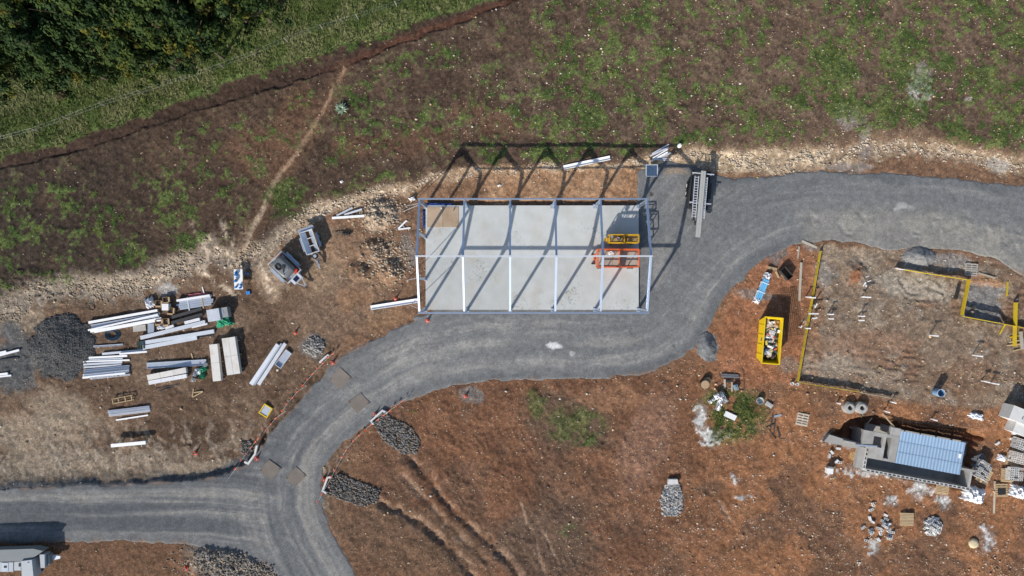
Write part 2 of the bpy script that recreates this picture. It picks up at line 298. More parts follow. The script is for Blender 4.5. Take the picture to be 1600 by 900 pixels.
# ------------------------------------------------------------------ materials
MATS = {}
def nodes(name):
    m = bpy.data.materials.new(name); m.use_nodes = True
    return m, m.node_tree.nodes, m.node_tree.links, m.node_tree.nodes['Principled BSDF']
def M(name, col, rough=.75, metal=0.0, var=.18, scale=2.5, bump=0.0, bscale=25, dirt=0.0, dcol=(.2, .12, .07), spec=.4, trans=0.0):
    if name in MATS: return MATS[name]
    m, N, L, b = nodes(name)
    tc = N.new('ShaderNodeTexCoord'); geo = N.new('ShaderNodeNewGeometry')
    oi = N.new('ShaderNodeObjectInfo')
    n = N.new('ShaderNodeTexNoise'); n.inputs['Scale'].default_value = scale; n.inputs['Detail'].default_value = 5
    L.new(geo.outputs['Position'], n.inputs['Vector'])
    mx = N.new('ShaderNodeMix'); mx.data_type = 'RGBA'
    mx.inputs['A'].default_value = (*[c*(1-var) for c in col], 1); mx.inputs['B'].default_value = (*[min(1, c*(1+var)) for c in col], 1)
    L.new(n.outputs['Fac'], mx.inputs['Factor'])
    out = mx.outputs['Result']
    hv = N.new('ShaderNodeHueSaturation'); mr = N.new('ShaderNodeMapRange')
    mr.inputs['To Min'].default_value = 1-var*.7; mr.inputs['To Max'].default_value = 1+var*.5
    L.new(oi.outputs['Random'], mr.inputs['Value']); L.new(mr.outputs[0], hv.inputs['Value']); L.new(out, hv.inputs['Color']); out = hv.outputs[0]
    if dirt > 0:
        n2 = N.new('ShaderNodeTexNoise'); n2.inputs['Scale'].default_value = scale*.7; n2.inputs['Detail'].default_value = 8
        L.new(geo.outputs['Position'], n2.inputs['Vector'])
        r = N.new('ShaderNodeValToRGB'); r.color_ramp.elements[0].position = .5; r.color_ramp.elements[1].position = .75
        r.color_ramp.elements[1].color = (dirt, dirt, dirt, 1); r.color_ramp.elements[0].color = (0, 0, 0, 1)
        L.new(n2.outputs['Fac'], r.inputs[0])
        m2 = N.new('ShaderNodeMix'); m2.data_type = 'RGBA'; m2.inputs['B'].default_value = (*dcol, 1)
        L.new(r.outputs[0], m2.inputs['Factor']); L.new(out, m2.inputs['A']); out = m2.outputs['Result']
    L.new(out, b.inputs['Base Color'])
    b.inputs['Roughness'].default_value = rough; b.inputs['Metallic'].default_value = metal; b.inputs['Specular IOR Level'].default_value = spec
    if bump > 0:
        n3 = N.new('ShaderNodeTexNoise'); n3.inputs['Scale'].default_value = bscale; n3.inputs['Detail'].default_value = 4
        L.new(geo.outputs['Position'], n3.inputs['Vector'])
        bp = N.new('ShaderNodeBump'); bp.inputs['Strength'].default_value = bump; bp.inputs['Distance'].default_value = .05
        L.new(n3.outputs['Fac'], bp.inputs['Height']); L.new(bp.outputs[0], b.inputs['Normal'])
    MATS[name] = m
    return m
def MA(name, var=.25, scale=9, bump=.5, bscale=14, rough=.95, bdist=.06, spec=.15, trans=0.0, pebble=0.0, pscale=9):
    """material whose colour comes from the mesh's own per-vertex soil/leaf colour, broken up by noise"""
    m, N, L, b = nodes(name)
    a = N.new('ShaderNodeVertexColor'); a.layer_name = 'Col'
    geo = N.new('ShaderNodeNewGeometry')
    n = N.new('ShaderNodeTexNoise'); n.inputs['Scale'].default_value = scale; n.inputs['Detail'].default_value = 6; n.inputs['Roughness'].default_value = .65
    L.new(geo.outputs['Position'], n.inputs['Vector'])
    mr = N.new('ShaderNodeMapRange'); mr.inputs['From Min'].default_value = .25; mr.inputs['From Max'].default_value = .75
    mr.inputs['To Min'].default_value = 1-var; mr.inputs['To Max'].default_value = 1+var
    L.new(n.outputs['Fac'], mr.inputs['Value'])
    hv = N.new('ShaderNodeHueSaturation'); L.new(a.outputs[0], hv.inputs['Color']); L.new(mr.outputs[0], hv.inputs['Value'])
    out = hv.outputs[0]
    if pebble > 0:      # clods and grit: pale and dark specks of random size
        vo = N.new('ShaderNodeTexVoronoi'); vo.inputs['Scale'].default_value = pscale; L.new(geo.outputs['Position'], vo.inputs['Vector'])
        sp = N.new('ShaderNodeSeparateColor'); L.new(vo.outputs['Color'], sp.inputs[0])
        r1 = N.new('ShaderNodeMapRange'); r1.inputs['From Min'].default_value = .55; r1.inputs['From Max'].default_value = 1; r1.inputs['To Min'].default_value = 1; r1.inputs['To Max'].default_value = 1+pebble
        r2 = N.new('ShaderNodeMapRange'); r2.inputs['From Min'].default_value = 0; r2.inputs['From Max'].default_value = .4; r2.inputs['To Min'].default_value = 1-pebble*.5; r2.inputs['To Max'].default_value = 1
        L.new(sp.outputs[0], r1.inputs['Value']); L.new(sp.outputs[1], r2.inputs['Value'])
        mm = N.new('ShaderNodeMath'); mm.operation = 'MULTIPLY'; L.new(r1.outputs[0], mm.inputs[0]); L.new(r2.outputs[0], mm.inputs[1])
        h2 = N.new('ShaderNodeHueSaturation'); L.new(out, h2.inputs['Color']); L.new(mm.outputs[0], h2.inputs['Value']); out = h2.outputs[0]
    L.new(out, b.inputs['Base Color'])
    b.inputs['Roughness'].default_value = rough; b.inputs['Specular IOR Level'].default_value = spec
    if bump:
        n3 = N.new('ShaderNodeTexNoise'); n3.inputs['Scale'].default_value = bscale; n3.inputs['Detail'].default_value = 5
        L.new(geo.outputs['Position'], n3.inputs['Vector'])
        bp = N.new('ShaderNodeBump'); bp.inputs['Strength'].default_value = bump; bp.inputs['Distance'].default_value = bdist
        L.new(n3.outputs['Fac'], bp.inputs['Height']); L.new(bp.outputs[0], b.inputs['Normal'])
    return m

# ------------------------------------------------------------------ mesh helpers
def np_mesh(name, verts, faces, cols=None):
    me = bpy.data.meshes.new(name)
    verts = np.asarray(verts, np.float32); faces = np.asarray(faces, np.int32)
    k = faces.shape[1]
    me.vertices.add(len(verts)); me.vertices.foreach_set('co', verts.ravel())
    me.loops.add(faces.size); me.loops.foreach_set('vertex_index', faces.ravel())
    me.polygons.add(len(faces)); me.polygons.foreach_set('loop_start', np.arange(0, faces.size, k, dtype=np.int32))
    me.update(calc_edges=True)
    if cols is not None:
        ca = me.color_attributes.new('Col', 'FLOAT_COLOR', 'POINT')
        ca.data.foreach_set('color', np.concatenate([np.asarray(cols, np.float32), np.ones((len(cols), 1), np.float32)], 1).ravel())
    return me
def link(name, me, mat=None, parent=None, kind=None, label=None, cat=None, group=None, loc=None, rz=0):
    o = bpy.data.objects.new(name, me); COL.objects.link(o)
    if mat is not None and me is not None and not me.materials: me.materials.append(mat)
    if parent is not None: o.parent = parent
    if loc is not None: o.location = loc
    if rz: o.rotation_euler = (0, 0, rz)
    for k, v in (('kind', kind), ('label', label), ('category', cat), ('group', group)):
        if v: o[k] = v
    return o
class MB:
    def __init__(s): s.v = []; s.f = []; s.sm = False
    def add(s, vs, fs):
        o = len(s.v); s.v += [tuple(v) for v in vs]; s.f += [tuple(i+o for i in f) for f in fs]; return s
    def box(s, c, d, rz=0, m=None):
        hx, hy, hzz = d[0]/2, d[1]/2, d[2]/2
        vs = [Vector((x, y, z)) for z in (-hzz, hzz) for x, y in ((-hx, -hy), (hx, -hy), (hx, hy), (-hx, hy))]
        R = m if m is not None else Matrix.Rotation(rz, 3, 'Z')
        c = Vector(c)
        return s.add([R @ v+c for v in vs], [(3, 2, 1, 0), (4, 5, 6, 7), (0, 1, 5, 4), (1, 2, 6, 5), (2, 3, 7, 6), (3, 0, 4, 7)])
    def bar(s, p1, p2, w, h, off=0.0):
        p1 = Vector(p1); p2 = Vector(p2); d = p2-p1; L = d.length; d.normalize()
        up = Vector((0, 0, 1))
        if abs(d.z) > .98: up = Vector((0, 1, 0))
        y = up.cross(d).normalized(); z = d.cross(y)
        R = Matrix((d, y, z)).transposed()
        return s.box((p1+p2)/2+z*off, (L, w, h), m=R)
    def prof(s, p1, p2, w, h, t, kind='I'):
        """steel section along p1-p2 (p = middle of the section)"""
        p1 = Vector(p1); p2 = Vector(p2); d = (p2-p1).normalized()
        up = Vector((0, 0, 1))
        if abs(d.z) > .98: up = Vector((0, 1, 0))
        y = up.cross(d).normalized(); z = d.cross(y)
        if kind == 'box':
            pl = [(-w/2, -h/2), (w/2, -h/2), (w/2, h/2), (-w/2, h/2)]
        elif kind == 'I':
            a = w/2; b = h/2; q = t/2
            pl = [(-a, -b), (a, -b), (a, -b+t), (q, -b+t), (q, b-t), (a, b-t), (a, b), (-a, b), (-a, b-t), (-q, b-t), (-q, -b+t), (-a, -b+t)]
        elif kind == 'C':      # opening sideways
            a = w/2; b = h/2
            pl = [(-a, -b), (a, -b), (a, -b+t), (-a+t, -b+t), (-a+t, b-t), (a, b-t), (a, b), (-a, b)]
        else:                  # U opening up
            a = w/2; b = h/2
            pl = [(-a, -b), (a, -b), (a, b), (a-t, b), (a-t, -b+t), (-a+t, -b+t), (-a+t, b), (-a, b)]
        n = len(pl)
        vs = [p1+y*u+z*v for u, v in pl]+[p2+y*u+z*v for u, v in pl]
        fs = [(i, (i+1) % n, n+(i+1) % n, n+i) for i in range(n)]+[tuple(range(n-1, -1, -1)), tuple(range(n, 2*n))]
        return s.add(vs, fs)
    def tube(s, p1, p2, r, n=8, r2=None, cap=True):
        p1 = Vector(p1); p2 = Vector(p2); d = (p2-p1).normalized(); r2 = r if r2 is None else r2
        a = Vector((0, 0, 1)) if abs(d.z) < .9 else Vector((1, 0, 0))
        x = d.cross(a).normalized(); y = d.cross(x)
        vs = [p+(x*math.cos(2*math.pi*i/n)+y*math.sin(2*math.pi*i/n))*q for p, q in ((p1, r), (p2, r2)) for i in range(n)]
        fs = [(i, (i+1) % n, n+(i+1) % n, n+i) for i in range(n)]
        if cap: fs += [tuple(range(n-1, -1, -1)), tuple(range(n, 2*n))]
        return s.add(vs, fs)
    def path(s, pts, r, n=6):
        for a, b in zip(pts[:-1], pts[1:]): s.tube(a, b, r, n)
        return s
    def lathe(s, prof, n=16, c=(0, 0, 0)):
        vs = []; c = Vector(c)
        for r, z in prof:
            vs += [c+Vector((r*math.cos(2*math.pi*i/n), r*math.sin(2*math.pi*i/n), z)) for i in range(n)]
        fs = [(j*n+i, j*n+(i+1) % n, (j+1)*n+(i+1) % n, (j+1)*n+i) for j in range(len(prof)-1) for i in range(n)]
        return s.add(vs, fs)
    def prism(s, pts, z0, z1):
        n = len(pts); b = [(p[0], p[1], z0) for p in pts]; t = [(p[0], p[1], z1) for p in pts]
        return s.add(b+t, [tuple(range(n-1, -1, -1)), tuple(range(n, 2*n))]+[(i, (i+1) % n, n+(i+1) % n, n+i) for i in range(n)])
    def rock(s, c, r, sq=(1, 1, .7), rd=rnd):
        a, b = .525731, .850651
        ic = [(-a, 0, b), (a, 0, b), (-a, 0, -b), (a, 0, -b), (0, b, a), (0, b, -a), (0, -b, a), (0, -b, -a), (b, a, 0), (-b, a, 0), (b, -a, 0), (-b, -a, 0)]
        fs = [(0, 1, 4), (0, 4, 9), (9, 4, 5), (4, 8, 5), (4, 1, 8), (8, 1, 10), (8, 10, 3), (5, 8, 3), (5, 3, 2), (2, 3, 7), (7, 3, 10), (7, 10, 6), (7, 6, 11), (11, 6, 0), (0, 6, 1), (6, 10, 1), (9, 11, 0), (9, 2, 11), (9, 5, 2), (7, 11, 2)]
        th = rd.random()*6.28; ct, st_ = math.cos(th), math.sin(th); sx = sq[0]*rd.uniform(.75, 1.25); sy = sq[1]*rd.uniform(.75, 1.25)
        vs = []
        for x, y, z in ic:
            q = r*rd.uniform(.8, 1.2); x, y, z = x*q*sx, y*q*sy, z*q*sq[2]
            vs.append((c[0]+x*ct-y*st_, c[1]+x*st_+y*ct, c[2]+z))
        return s.add(vs, fs)
    def sheet(s, c, lx, ly, hh, rz=0, nx=14, ny=10, seed=0, dome=.6, thick=.02, ragged=.12):
        """crumpled closed sheet / wrapped pack / sack: a domed noisy skin with a flat underside"""
        rd = random.Random(seed); vs = []; ca, sa = math.cos(rz), math.sin(rz)
        ph = [rd.uniform(0, 6) for _ in range(8)]
        for k in (0, 1):
            for j in range(ny+1):
                for i in range(nx+1):
                    u = i/nx*2-1; v = j/ny*2-1
                    ed = 1+ragged*(rd.random()-.5)*2*(max(abs(u), abs(v)) > .97)
                    x = u*lx/2*ed; y = v*ly/2*ed
                    fall = (1-max(abs(u), abs(v))**4)
                    z = hh*(fall*dome+(1-dome)*fall**.3)*(1+.25*math.sin(u*7+ph[0])*math.sin(v*6+ph[1])+.18*math.sin(u*15+v*9+ph[2])+.3*(rd.random()-.5))
                    z = max(z, 0)+thick if k == 0 else 0
                    vs.append((c[0]+x*ca-y*sa, c[1]+x*sa+y*ca, c[2]+z))
            if k == 0: top = list(vs)
        m = (nx+1)*(ny+1)
        for q in range(m): vs[m+q] = (vs[q][0], vs[q][1], c[2]-.01)
        fs = []
        for j in range(ny):
            for i in range(nx):
                a = j*(nx+1)+i
                fs.append((a, a+1, a+nx+2, a+nx+1)); fs.append((m+a+nx+1, m+a+nx+2, m+a+1, m+a))
        for i in range(nx):
            fs.append((m+i, m+i+1, i+1, i)); a = ny*(nx+1)+i; fs.append((a, a+1, m+a+1, m+a))
        for j in range(ny):
            a = j*(nx+1); b = a+nx+1; fs.append((a, b, m+b, m+a)); a += nx; b += nx; fs.append((m+a, m+b, b, a))
        return s.add(vs, fs)
    def mesh(s, name):
        me = bpy.data.meshes.new(name); me.from_pydata([tuple(v) for v in s.v], [], s.f); me.update()
        if s.sm:
            me.polygons.foreach_set('use_smooth', [True]*len(me.polygons))
        return me
    def build(s, name, mat, parent=None, **kw): return link(name, s.mesh(name), mat, parent, **kw)
def thing(name, label, cat, loc=(0, 0, 0), rz=0, group=None):
    return link(name, None, None, None, None, label, cat, group, loc, rz)
def copy_tree(o, parent=None, label=None, loc=None, rz=None):
    c = o.copy(); COL.objects.link(c)
    if parent is not None: c.parent = parent
    if label: c['label'] = label
    if loc is not None: c.location = loc
    if rz is not None: c.rotation_euler = (0, 0, rz)
    for ch in list(o.children): copy_tree(ch, c)
    return c
ORD = ['first', 'second', 'third', 'fourth', 'fifth', 'sixth', 'seventh', 'eighth', 'ninth', 'tenth', 'eleventh', 'twelfth', 'thirteenth', 'fourteenth', 'fifteenth', 'sixteenth']
def gz(px, py): x, y = W(px, py); return hz(x, y)
def ang(p1, p2): return math.atan2(-(p2[1]-p1[1]), p2[0]-p1[0])

# ------------------------------------------------------------------ ground and road meshes
def grid_mesh(name, Zh, Cc, facemask=None, skirt=False):
    wxx = (X-800)*K; wyy = (450-Y)*K
    vs = np.stack([wxx, wyy, Zh], -1).reshape(-1, 3).astype(np.float32); cs = Cc.reshape(-1, 3)
    idx = np.arange(NXg*NYg).reshape(NYg, NXg)
    q = np.stack([idx[1:, :-1], idx[1:, 1:], idx[:-1, 1:], idx[:-1, :-1]], -1)
    if facemask is not None: q = q[facemask]
    q = q.reshape(-1, 4)
    if skirt:
        loop = np.concatenate([idx[0, :], idx[1:, -1], idx[-1, -2::-1], idx[-2:0:-1, 0]])
        o = vs[loop].copy(); base = len(vs)
        n = len(loop)
        rings = []
        cur = loop
        for sc_, zf in ((1.01, 1), (1.025, 1), (1.045, .98), (1.07, .97), (1.10, .95), (1.14, .93), (1.19, .9), (1.25, .88), (1.33, .85), (1.43, .8), (1.56, .75), (1.75, .7), (2.0, .6), (2.5, .5), (4.0, .3), (14.0, 0.0)):
            o2 = o.copy(); o2[:, :2] *= sc_; o2[:, 2] *= zf
            px2 = 800+o2[:, 0]/K; py2 = 450-o2[:, 1]/K
            nz = fbm(px2, py2, 90, 4, 2); nf = fbm(px2, py2, 30, 3, 5); w1 = np.clip((sc_-1)*16+(.25*nz+.2*nf)*min(1, (sc_-1)*20), 0, 1)[:, None]
            gr = sst(-.2, .35, nz+.5*nf)[:, None]; far = np.array([[.085, .058, .040]])*(1-gr)+np.array([[.065, .085, .030]])*gr
            o2[:, 2] += .12*nf*min(1, (sc_-1)*20)
            cc2 = cs[loop]*(1-w1)+far*w1*(1+.15*nf[:, None])
            vs = np.concatenate([vs, o2]); cs = np.concatenate([cs, cc2.astype(np.float32)])
            new = np.arange(len(vs)-n, len(vs))
            rings.append(np.stack([cur, np.roll(cur, -1), np.roll(new, -1), new], -1)); cur = new
        q = np.concatenate([q]+rings)
    used = np.unique(q); remap = np.full(len(vs), -1, np.int64); remap[used] = np.arange(len(used))
    return np_mesh(name, vs[used], remap[q], cs[used])
m_ground = MA('soil', var=.30, scale=9, bump=.8, bscale=11, pebble=.55, pscale=8)
m_road = MA('road_gravel', var=.20, scale=16, bump=.7, bscale=26, bdist=.03, pebble=.30, pscale=11)
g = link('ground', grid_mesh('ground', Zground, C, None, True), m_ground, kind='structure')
for p_ in (g,): p_.data.polygons.foreach_set('use_smooth', [True]*len(p_.data.polygons))
fm = (sdR < 9); fm = fm[:-1, :-1] | fm[1:, 1:] | fm[1:, :-1] | fm[:-1, 1:]
r_ = link('road', grid_mesh('road', Zr, R, fm), m_road, kind='structure')
r_.data.polygons.foreach_set('use_smooth', [True]*len(r_.data.polygons))

# ------------------------------------------------------------------ loose stones, grass (uncountable stuff)
def scatter(weight, n):
    w = np.clip(weight, 0, None).ravel().astype(np.float64); w /= w.sum()
    i = rng.choice(w.size, n, p=w)
    px = X.ravel()[i]+rng.uniform(-.9, .9, n); py = Y.ravel()[i]+rng.uniform(-.9, .9, n)
    return (px-800)*K, (450-py)*K, i
def stone_mesh(name, x, y, z, r, cols, flat=.7):
    n = len(x)
    base = np.array([(1, 0, 0), (0, 1, 0), (-1, 0, 0), (0, -1, 0), (.1, .1, 1), (0, 0, -1), (.75, .75, .3), (-.72, .7, .25)], np.float32)
    tri = np.array([(0, 6, 4), (6, 1, 4), (1, 7, 4), (7, 2, 4), (2, 3, 4), (3, 0, 4), (6, 0, 5), (1, 6, 5), (7, 1, 5), (2, 7, 5), (3, 2, 5), (0, 3, 5)])
    v = base[None]*rng.uniform(.7, 1.25, (n, 8, 1))*r[:, None, None]
    th = rng.uniform(0, 6.28, n); c, s = np.cos(th)[:, None], np.sin(th)[:, None]
    vx = v[..., 0]*c-v[..., 1]*s; vy = (v[..., 0]*s+v[..., 1]*c)*.8; vz = v[..., 2]*flat
    vv = np.stack([vx+x[:, None], vy+y[:, None], vz+z[:, None]], -1).reshape(-1, 3)
    ff = (tri[None]+(np.arange(n)*8)[:, None, None]).reshape(-1, 3)
    return np_mesh(name, vv, ff, np.repeat(cols, 8, 0))
ZTf = ZT.ravel()
m_stone = MA('loose_stone', var=.25, scale=14, bump=0)
nored = (1-roadm)*(1-soft(sdP, 6))*(1-slabm)
redz = site*((Y > 560) & (X > 520))+.6*pad
wst = nored*(fieldm*(.25+.75*sst(300, 1000, X))*(1-verge)*(1-inD*.7)*sst(-.6, .3, n25)+redz*(.35+1.5*sst(800, 1150, X)*(.6+.8*sst(680, 850, Y)))*sst(-.5, .3, n25b)+rim*2.2+.25*site)
x, y, i = scatter(wst, 19000)
r = .030+.050*rng.random(len(x))**2.5+.10*rng.random(len(x))**22
tone = rng.random((len(x), 1)); cols = np.array([[.46, .33, .215]])*(.5+.85*tone)+rng.uniform(-.03, .03, (len(x), 3))
cols = np.where(rng.random((len(x), 1)) < .28, np.array([[.62, .56, .48]])*(.7+.4*tone), cols)
dark_left = np.clip((x+25)/25, .45, 1)[:, None]
link('loose_stones', stone_mesh('loose_stones', x, y, ZTf[i]+r*.25, r, np.clip(cols, .03, .8)), m_stone, kind='stuff', label='small pale stones strewn over the bare soil', cat='stones')
w2 = rim*sst(-.2, .5, n10)*nored+.9*np.exp(-(np.hypot((X-592)/30, (Y-332)/24))**2)+.8*np.exp(-(np.hypot((X-605)/34, (Y-405)/26))**2)+.5*np.exp(-(np.hypot((X-370)/70, (Y-882)/26))**2)*nored
x, y, i = scatter(w2*(1+.8*(X > 1080)), 9000); r = .03+.10*rng.random(len(x))**2.5+.12*rng.random(len(x))**25
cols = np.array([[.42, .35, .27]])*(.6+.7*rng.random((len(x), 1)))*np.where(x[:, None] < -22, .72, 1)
link('rubble', stone_mesh('rubble', x, y, ZTf[i]+r*.2, r, cols), m_stone, kind='stuff', label='broken limestone rubble along the cut bank', cat='rubble')
def grass_mesh(name, x, y, z, hgt, wid, cols, nb=4, lean=.7):
    n = len(x); a = rng.uniform(0, 6.28, (n, nb)); L = rng.uniform(.6, 1.2, (n, nb))*hgt[:, None]
    dx, dy = np.cos(a), np.sin(a); o = rng.uniform(-.5, .5, (n, nb, 2))*wid[:, None, None]*2.2
    bx = x[:, None]+o[..., 0]; by = y[:, None]+o[..., 1]
    w = wid[:, None]*.5
    z0 = z[:, None]-.03
    A = np.stack([bx-dy*w, by+dx*w, z0+0*bx], -1); B = np.stack([bx+dy*w, by-dx*w, z0+0*bx], -1)
    T = np.stack([bx+dx*L*lean, by+dy*L*lean, z0+L*.75], -1)
    vv = np.stack([A, B, T], 2).reshape(-1, 3); ff = np.arange(n*nb*3).reshape(-1, 3)
    cc = np.repeat(cols, nb*3, 0)*rng.uniform(.75, 1.25, (n*nb*3, 1))
    return np_mesh(name, vv, ff, np.clip(cc, .01, .6))
m_leaf = MA('grass_blade', var=.2, scale=3, bump=0, rough=.7, spec=.2)
x, y, i = scatter(grass**1.3*(1+2.5*g2*(np.abs(X-1145) < 60)), 42000)
gt = gtone.ravel()[i][:, None]; yel = (rng.random((len(x), 1)) < .05)
cols = np.array([[.055, .095, .022]])*(1-gt)+np.array([[.115, .150, .042]])*gt; cols = np.where(yel, np.array([[.30, .27, .03]]), cols)
link('field_grass', grass_mesh('field_grass', x, y, ZTf[i], rng.uniform(.06, .17, len(x)), rng.uniform(.04, .09, len(x)), cols), m_leaf, kind='stuff', label='patchy green weeds on the bare field', cat='grass')
x, y, i = scatter(verge*(Y > -60)*(.35+sst(-.4, .4, n25)), 30000)
gt = sst(-.4, .6, n25+n10*.5).ravel()[i][:, None]
cols = np.array([[.075, .105, .026]])*(1-gt)+np.array([[.195, .205, .085]])*gt
link('verge_grass', grass_mesh('verge_grass', x, y, ZTf[i], rng.uniform(.15, .42, len(x)), rng.uniform(.05, .10, len(x)), cols, 4, .8), m_leaf, kind='stuff', label='long rough grass strip in front of the trees', cat='grass')
# ------------------------------------------------------------------ shared materials
galv = M('galvanised_steel', (.50, .55, .62), .38, .55, .14, 3, dirt=.15, dcol=(.35, .36, .38), spec=.5)
galv_l = M('pale_galvanised_steel', (.68, .71, .76), .40, .35, .12, 3, dirt=.12, dcol=(.4, .4, .42))
white_steel = M('white_coated_steel', (.80, .81, .83), .42, 0, .06, 3, dirt=.15, dcol=(.5, .48, .45))
frame_steel = M('frame_galvanised', (.56, .65, .78), .40, .85, .06, 2, spec=.5)
concrete = M('concrete_slab', (.47, .485, .475), .85, 0, .16, .9, .25, 30, dirt=.45, dcol=(.38, .33, .27))
concrete_p = M('cast_concrete', (.36, .35, .33), .9, 0, .25, 2.2, .4, 18, dirt=.45, dcol=(.24, .21, .18))
block_m = M('concrete_block', (.50, .49, .47), .9, 0, .2, 4, .3, 30)
timber = M('raw_timber', (.46, .34, .20), .85, 0, .25, 3, .2, 40)
timber_g = M('weathered_timber', (.42, .38, .31), .9, 0, .25, 3, .2, 40)
yellow_b = M('yellow_painted_board', (.52, .38, .02), .6, 0, .2, 3, dirt=.35, dcol=(.3, .22, .08))
yellow_s = M('yellow_skip_paint', (.75, .52, .01), .4, 0, .1, 2, dirt=.25, dcol=(.35, .22, .05))
yellow_l = M('yellow_machine_paint', (.62, .36, .015), .4, 0, .12, 3, dirt=.2, dcol=(.2, .14, .06))
orange_l = M('orange_machine_paint', (.68, .13, .03), .4, 0, .12, 3, dirt=.2, dcol=(.25, .12, .08))
black_m = M('black_rubber', (.02, .02, .022), .7, 0, .3, 5)
dark_m = M('dark_steel', (.05, .052, .055), .55, .3, .25, 4)
rust = M('rusty_steel', (.14, .075, .045), .85, .2, .3, 8)
ply = M('muddy_plywood', (.40, .30, .21), .85, 0, .18, 1.5, dirt=.6, dcol=(.27, .17, .10))
blue_t = M('blue_tarpaulin', (.02, .06, .25), .5, 0, .25, 3)
green_t = M('green_tarpaulin', (.03, .28, .15), .5, 0, .3, 3)
white_p = M('white_plastic', (.78, .78, .78), .35, 0, .08, 3, dirt=.15, dcol=(.5, .45, .4))
wrap_m = M('white_wrap', (.70, .71, .74), .28, 0, .15, 5, .4, 14, dirt=.3, dcol=(.45, .40, .36))
grey_p = M('grey_plastic', (.25, .26, .27), .5, 0, .2, 3)
orange_p = M('orange_plastic', (.75, .10, .03), .5, 0, .15, 3)
card = M('cardboard', (.42, .29, .17), .9, 0, .2, 4)
blue_p = M('blue_plastic', (.05, .22, .55), .35, 0, .2, 4)
solar = M('solar_cell', (.012, .02, .06), .15, .3, .2, 4, spec=.7)
tank_m = M('grey_tank_plastic', (.17, .18, .19), .42, 0, .15, 2)
mesh_grid = M('rusty_mesh', (.16, .09, .05), .8, .2, .3, 6)

# ------------------------------------------------------------------ concrete slab and portal frame
slab = thing('concrete_slab', 'large pale concrete floor slab under the bare steel frame', 'slab', (0, 0, 0))
x0, y0 = W(665, 484, .2); x1, y1 = W(998, 321, .2)
jx = [x0, W(797.5, 0, .2)[0], W(928, 0, .2)[0], x1]; jy = [y0, W(0, 404, .2)[1], y1]
for a in range(3):
    for b in range(2):
        g_ = .004
        MB().box(((jx[a]+jx[a+1])/2, (jy[b]+jy[b+1])/2, .01), (jx[a+1]-jx[a]-g_, jy[b+1]-jy[b]-g_, .38)).build('pour_panel', concrete, slab)
def scuffs(m):
    N = m.node_tree.nodes; L = m.node_tree.links; b = N['Principled BSDF']; src = b.inputs['Base Color'].links[0].from_socket
    geo = N.new('ShaderNodeNewGeometry'); big = N.new('ShaderNodeTexNoise'); big.inputs['Scale'].default_value = .28; big.inputs['Detail'].default_value = 3
    sm = N.new('ShaderNodeTexNoise'); sm.inputs['Scale'].default_value = 3.2; sm.inputs['Detail'].default_value = 8; sm.inputs['Distortion'].default_value = 1.5
    for q in (big, sm): L.new(geo.outputs['Position'], q.inputs['Vector'])
    r1 = N.new('ShaderNodeMapRange'); r1.inputs['From Min'].default_value = .52; r1.inputs['From Max'].default_value = .68; L.new(big.outputs['Fac'], r1.inputs['Value'])
    r2 = N.new('ShaderNodeMapRange'); r2.inputs['From Min'].default_value = .55; r2.inputs['From Max'].default_value = .68; L.new(sm.outputs['Fac'], r2.inputs['Value'])
    mu = N.new('ShaderNodeMath'); mu.operation = 'MULTIPLY'; L.new(r1.outputs[0], mu.inputs[0]); L.new(r2.outputs[0], mu.inputs[1])
    mx = N.new('ShaderNodeMix'); mx.data_type = 'RGBA'; mx.inputs['B'].default_value = (.16, .165, .17, 1)
    L.new(mu.outputs[0], mx.inputs['Factor']); L.new(src, mx.inputs['A']); L.new(mx.outputs['Result'], b.inputs['Base Color'])
scuffs(concrete)
TOP = .20
fr = thing('steel_portal_frame', 'bare galvanised steel portal frame of a gabled shed over the slab', 'building frame', (0, 0, 0))
FX = [(p-800)*K for p in (665.2, 730.5, 797.3, 863, 929, 996.8)]
yN, yS, yR = 7.62, -2.02, 2.70; ze, zr = 4.3, 5.95
for i, fx in enumerate(FX):
    for yy in (yN, yS):
        c = MB().prof((fx, yy, TOP+.02), (fx, yy, ze-.05), .16, .26, .02, 'I').build('column', frame_steel, fr)
        b = MB().box((fx, yy, TOP+.013), (.34, .42, .025))
        for sx in (-.11, .11):
            for sy in (-.15, .15): b.tube((fx+sx, yy+sy, TOP+.02), (fx+sx, yy+sy, TOP+.08), .016, 6)
        b.build('base_plate', galv, c)
        s_ = 1 if yy == yN else -1
        MB().prof((fx, yy-s_*.02, ze), (fx, yR+s_*.03, zr), .165, .28, .02, 'I').build('rafter', frame_steel, fr)
        sl = (zr-ze)/abs(yy-yR)
        k = MB(); pts = [(yy-s_*.14, ze-.75), (yy-s_*.14, ze-.18), (yy-s_*1.0, ze-.17+sl*.98)]
        k.add([(fx+q, p[0], p[1]) for q in (-.012, .012) for p in pts], [(0, 1, 2), (5, 4, 3), (0, 3, 4, 1), (1, 4, 5, 2), (2, 5, 3, 0)])
        k.build('haunch_plate', galv, fr)
for yy, s_ in ((yN, 1), (yS, -1)):
    MB().prof((FX[0]-.12, yy+s_*.16, ze+.10), (FX[-1]+.12, yy+s_*.16, ze+.10), .125, .18, .02, 'C').build('eave_beam', frame_steel, fr)
MB().prof((FX[0]-.12, yR, zr+.26), (FX[-1]+.12, yR, zr+.26), .13, .14, .02, 'box').build('ridge_beam', galv_l, fr)
for ym in (W(0, 371)[1], W(0, 436)[1]):
    zt = ze+(zr-ze)*(1-abs(ym-yR)/(yN-yR))-.16
    c = MB().prof((FX[0]+.02, ym, TOP+.02), (FX[0]+.02, ym, zt), .16, .22, .02, 'I').build('gable_post', frame_steel, fr)
    MB().box((FX[0]+.02, ym, TOP+.013), (.3, .34, .025)).build('base_plate', galv, c)
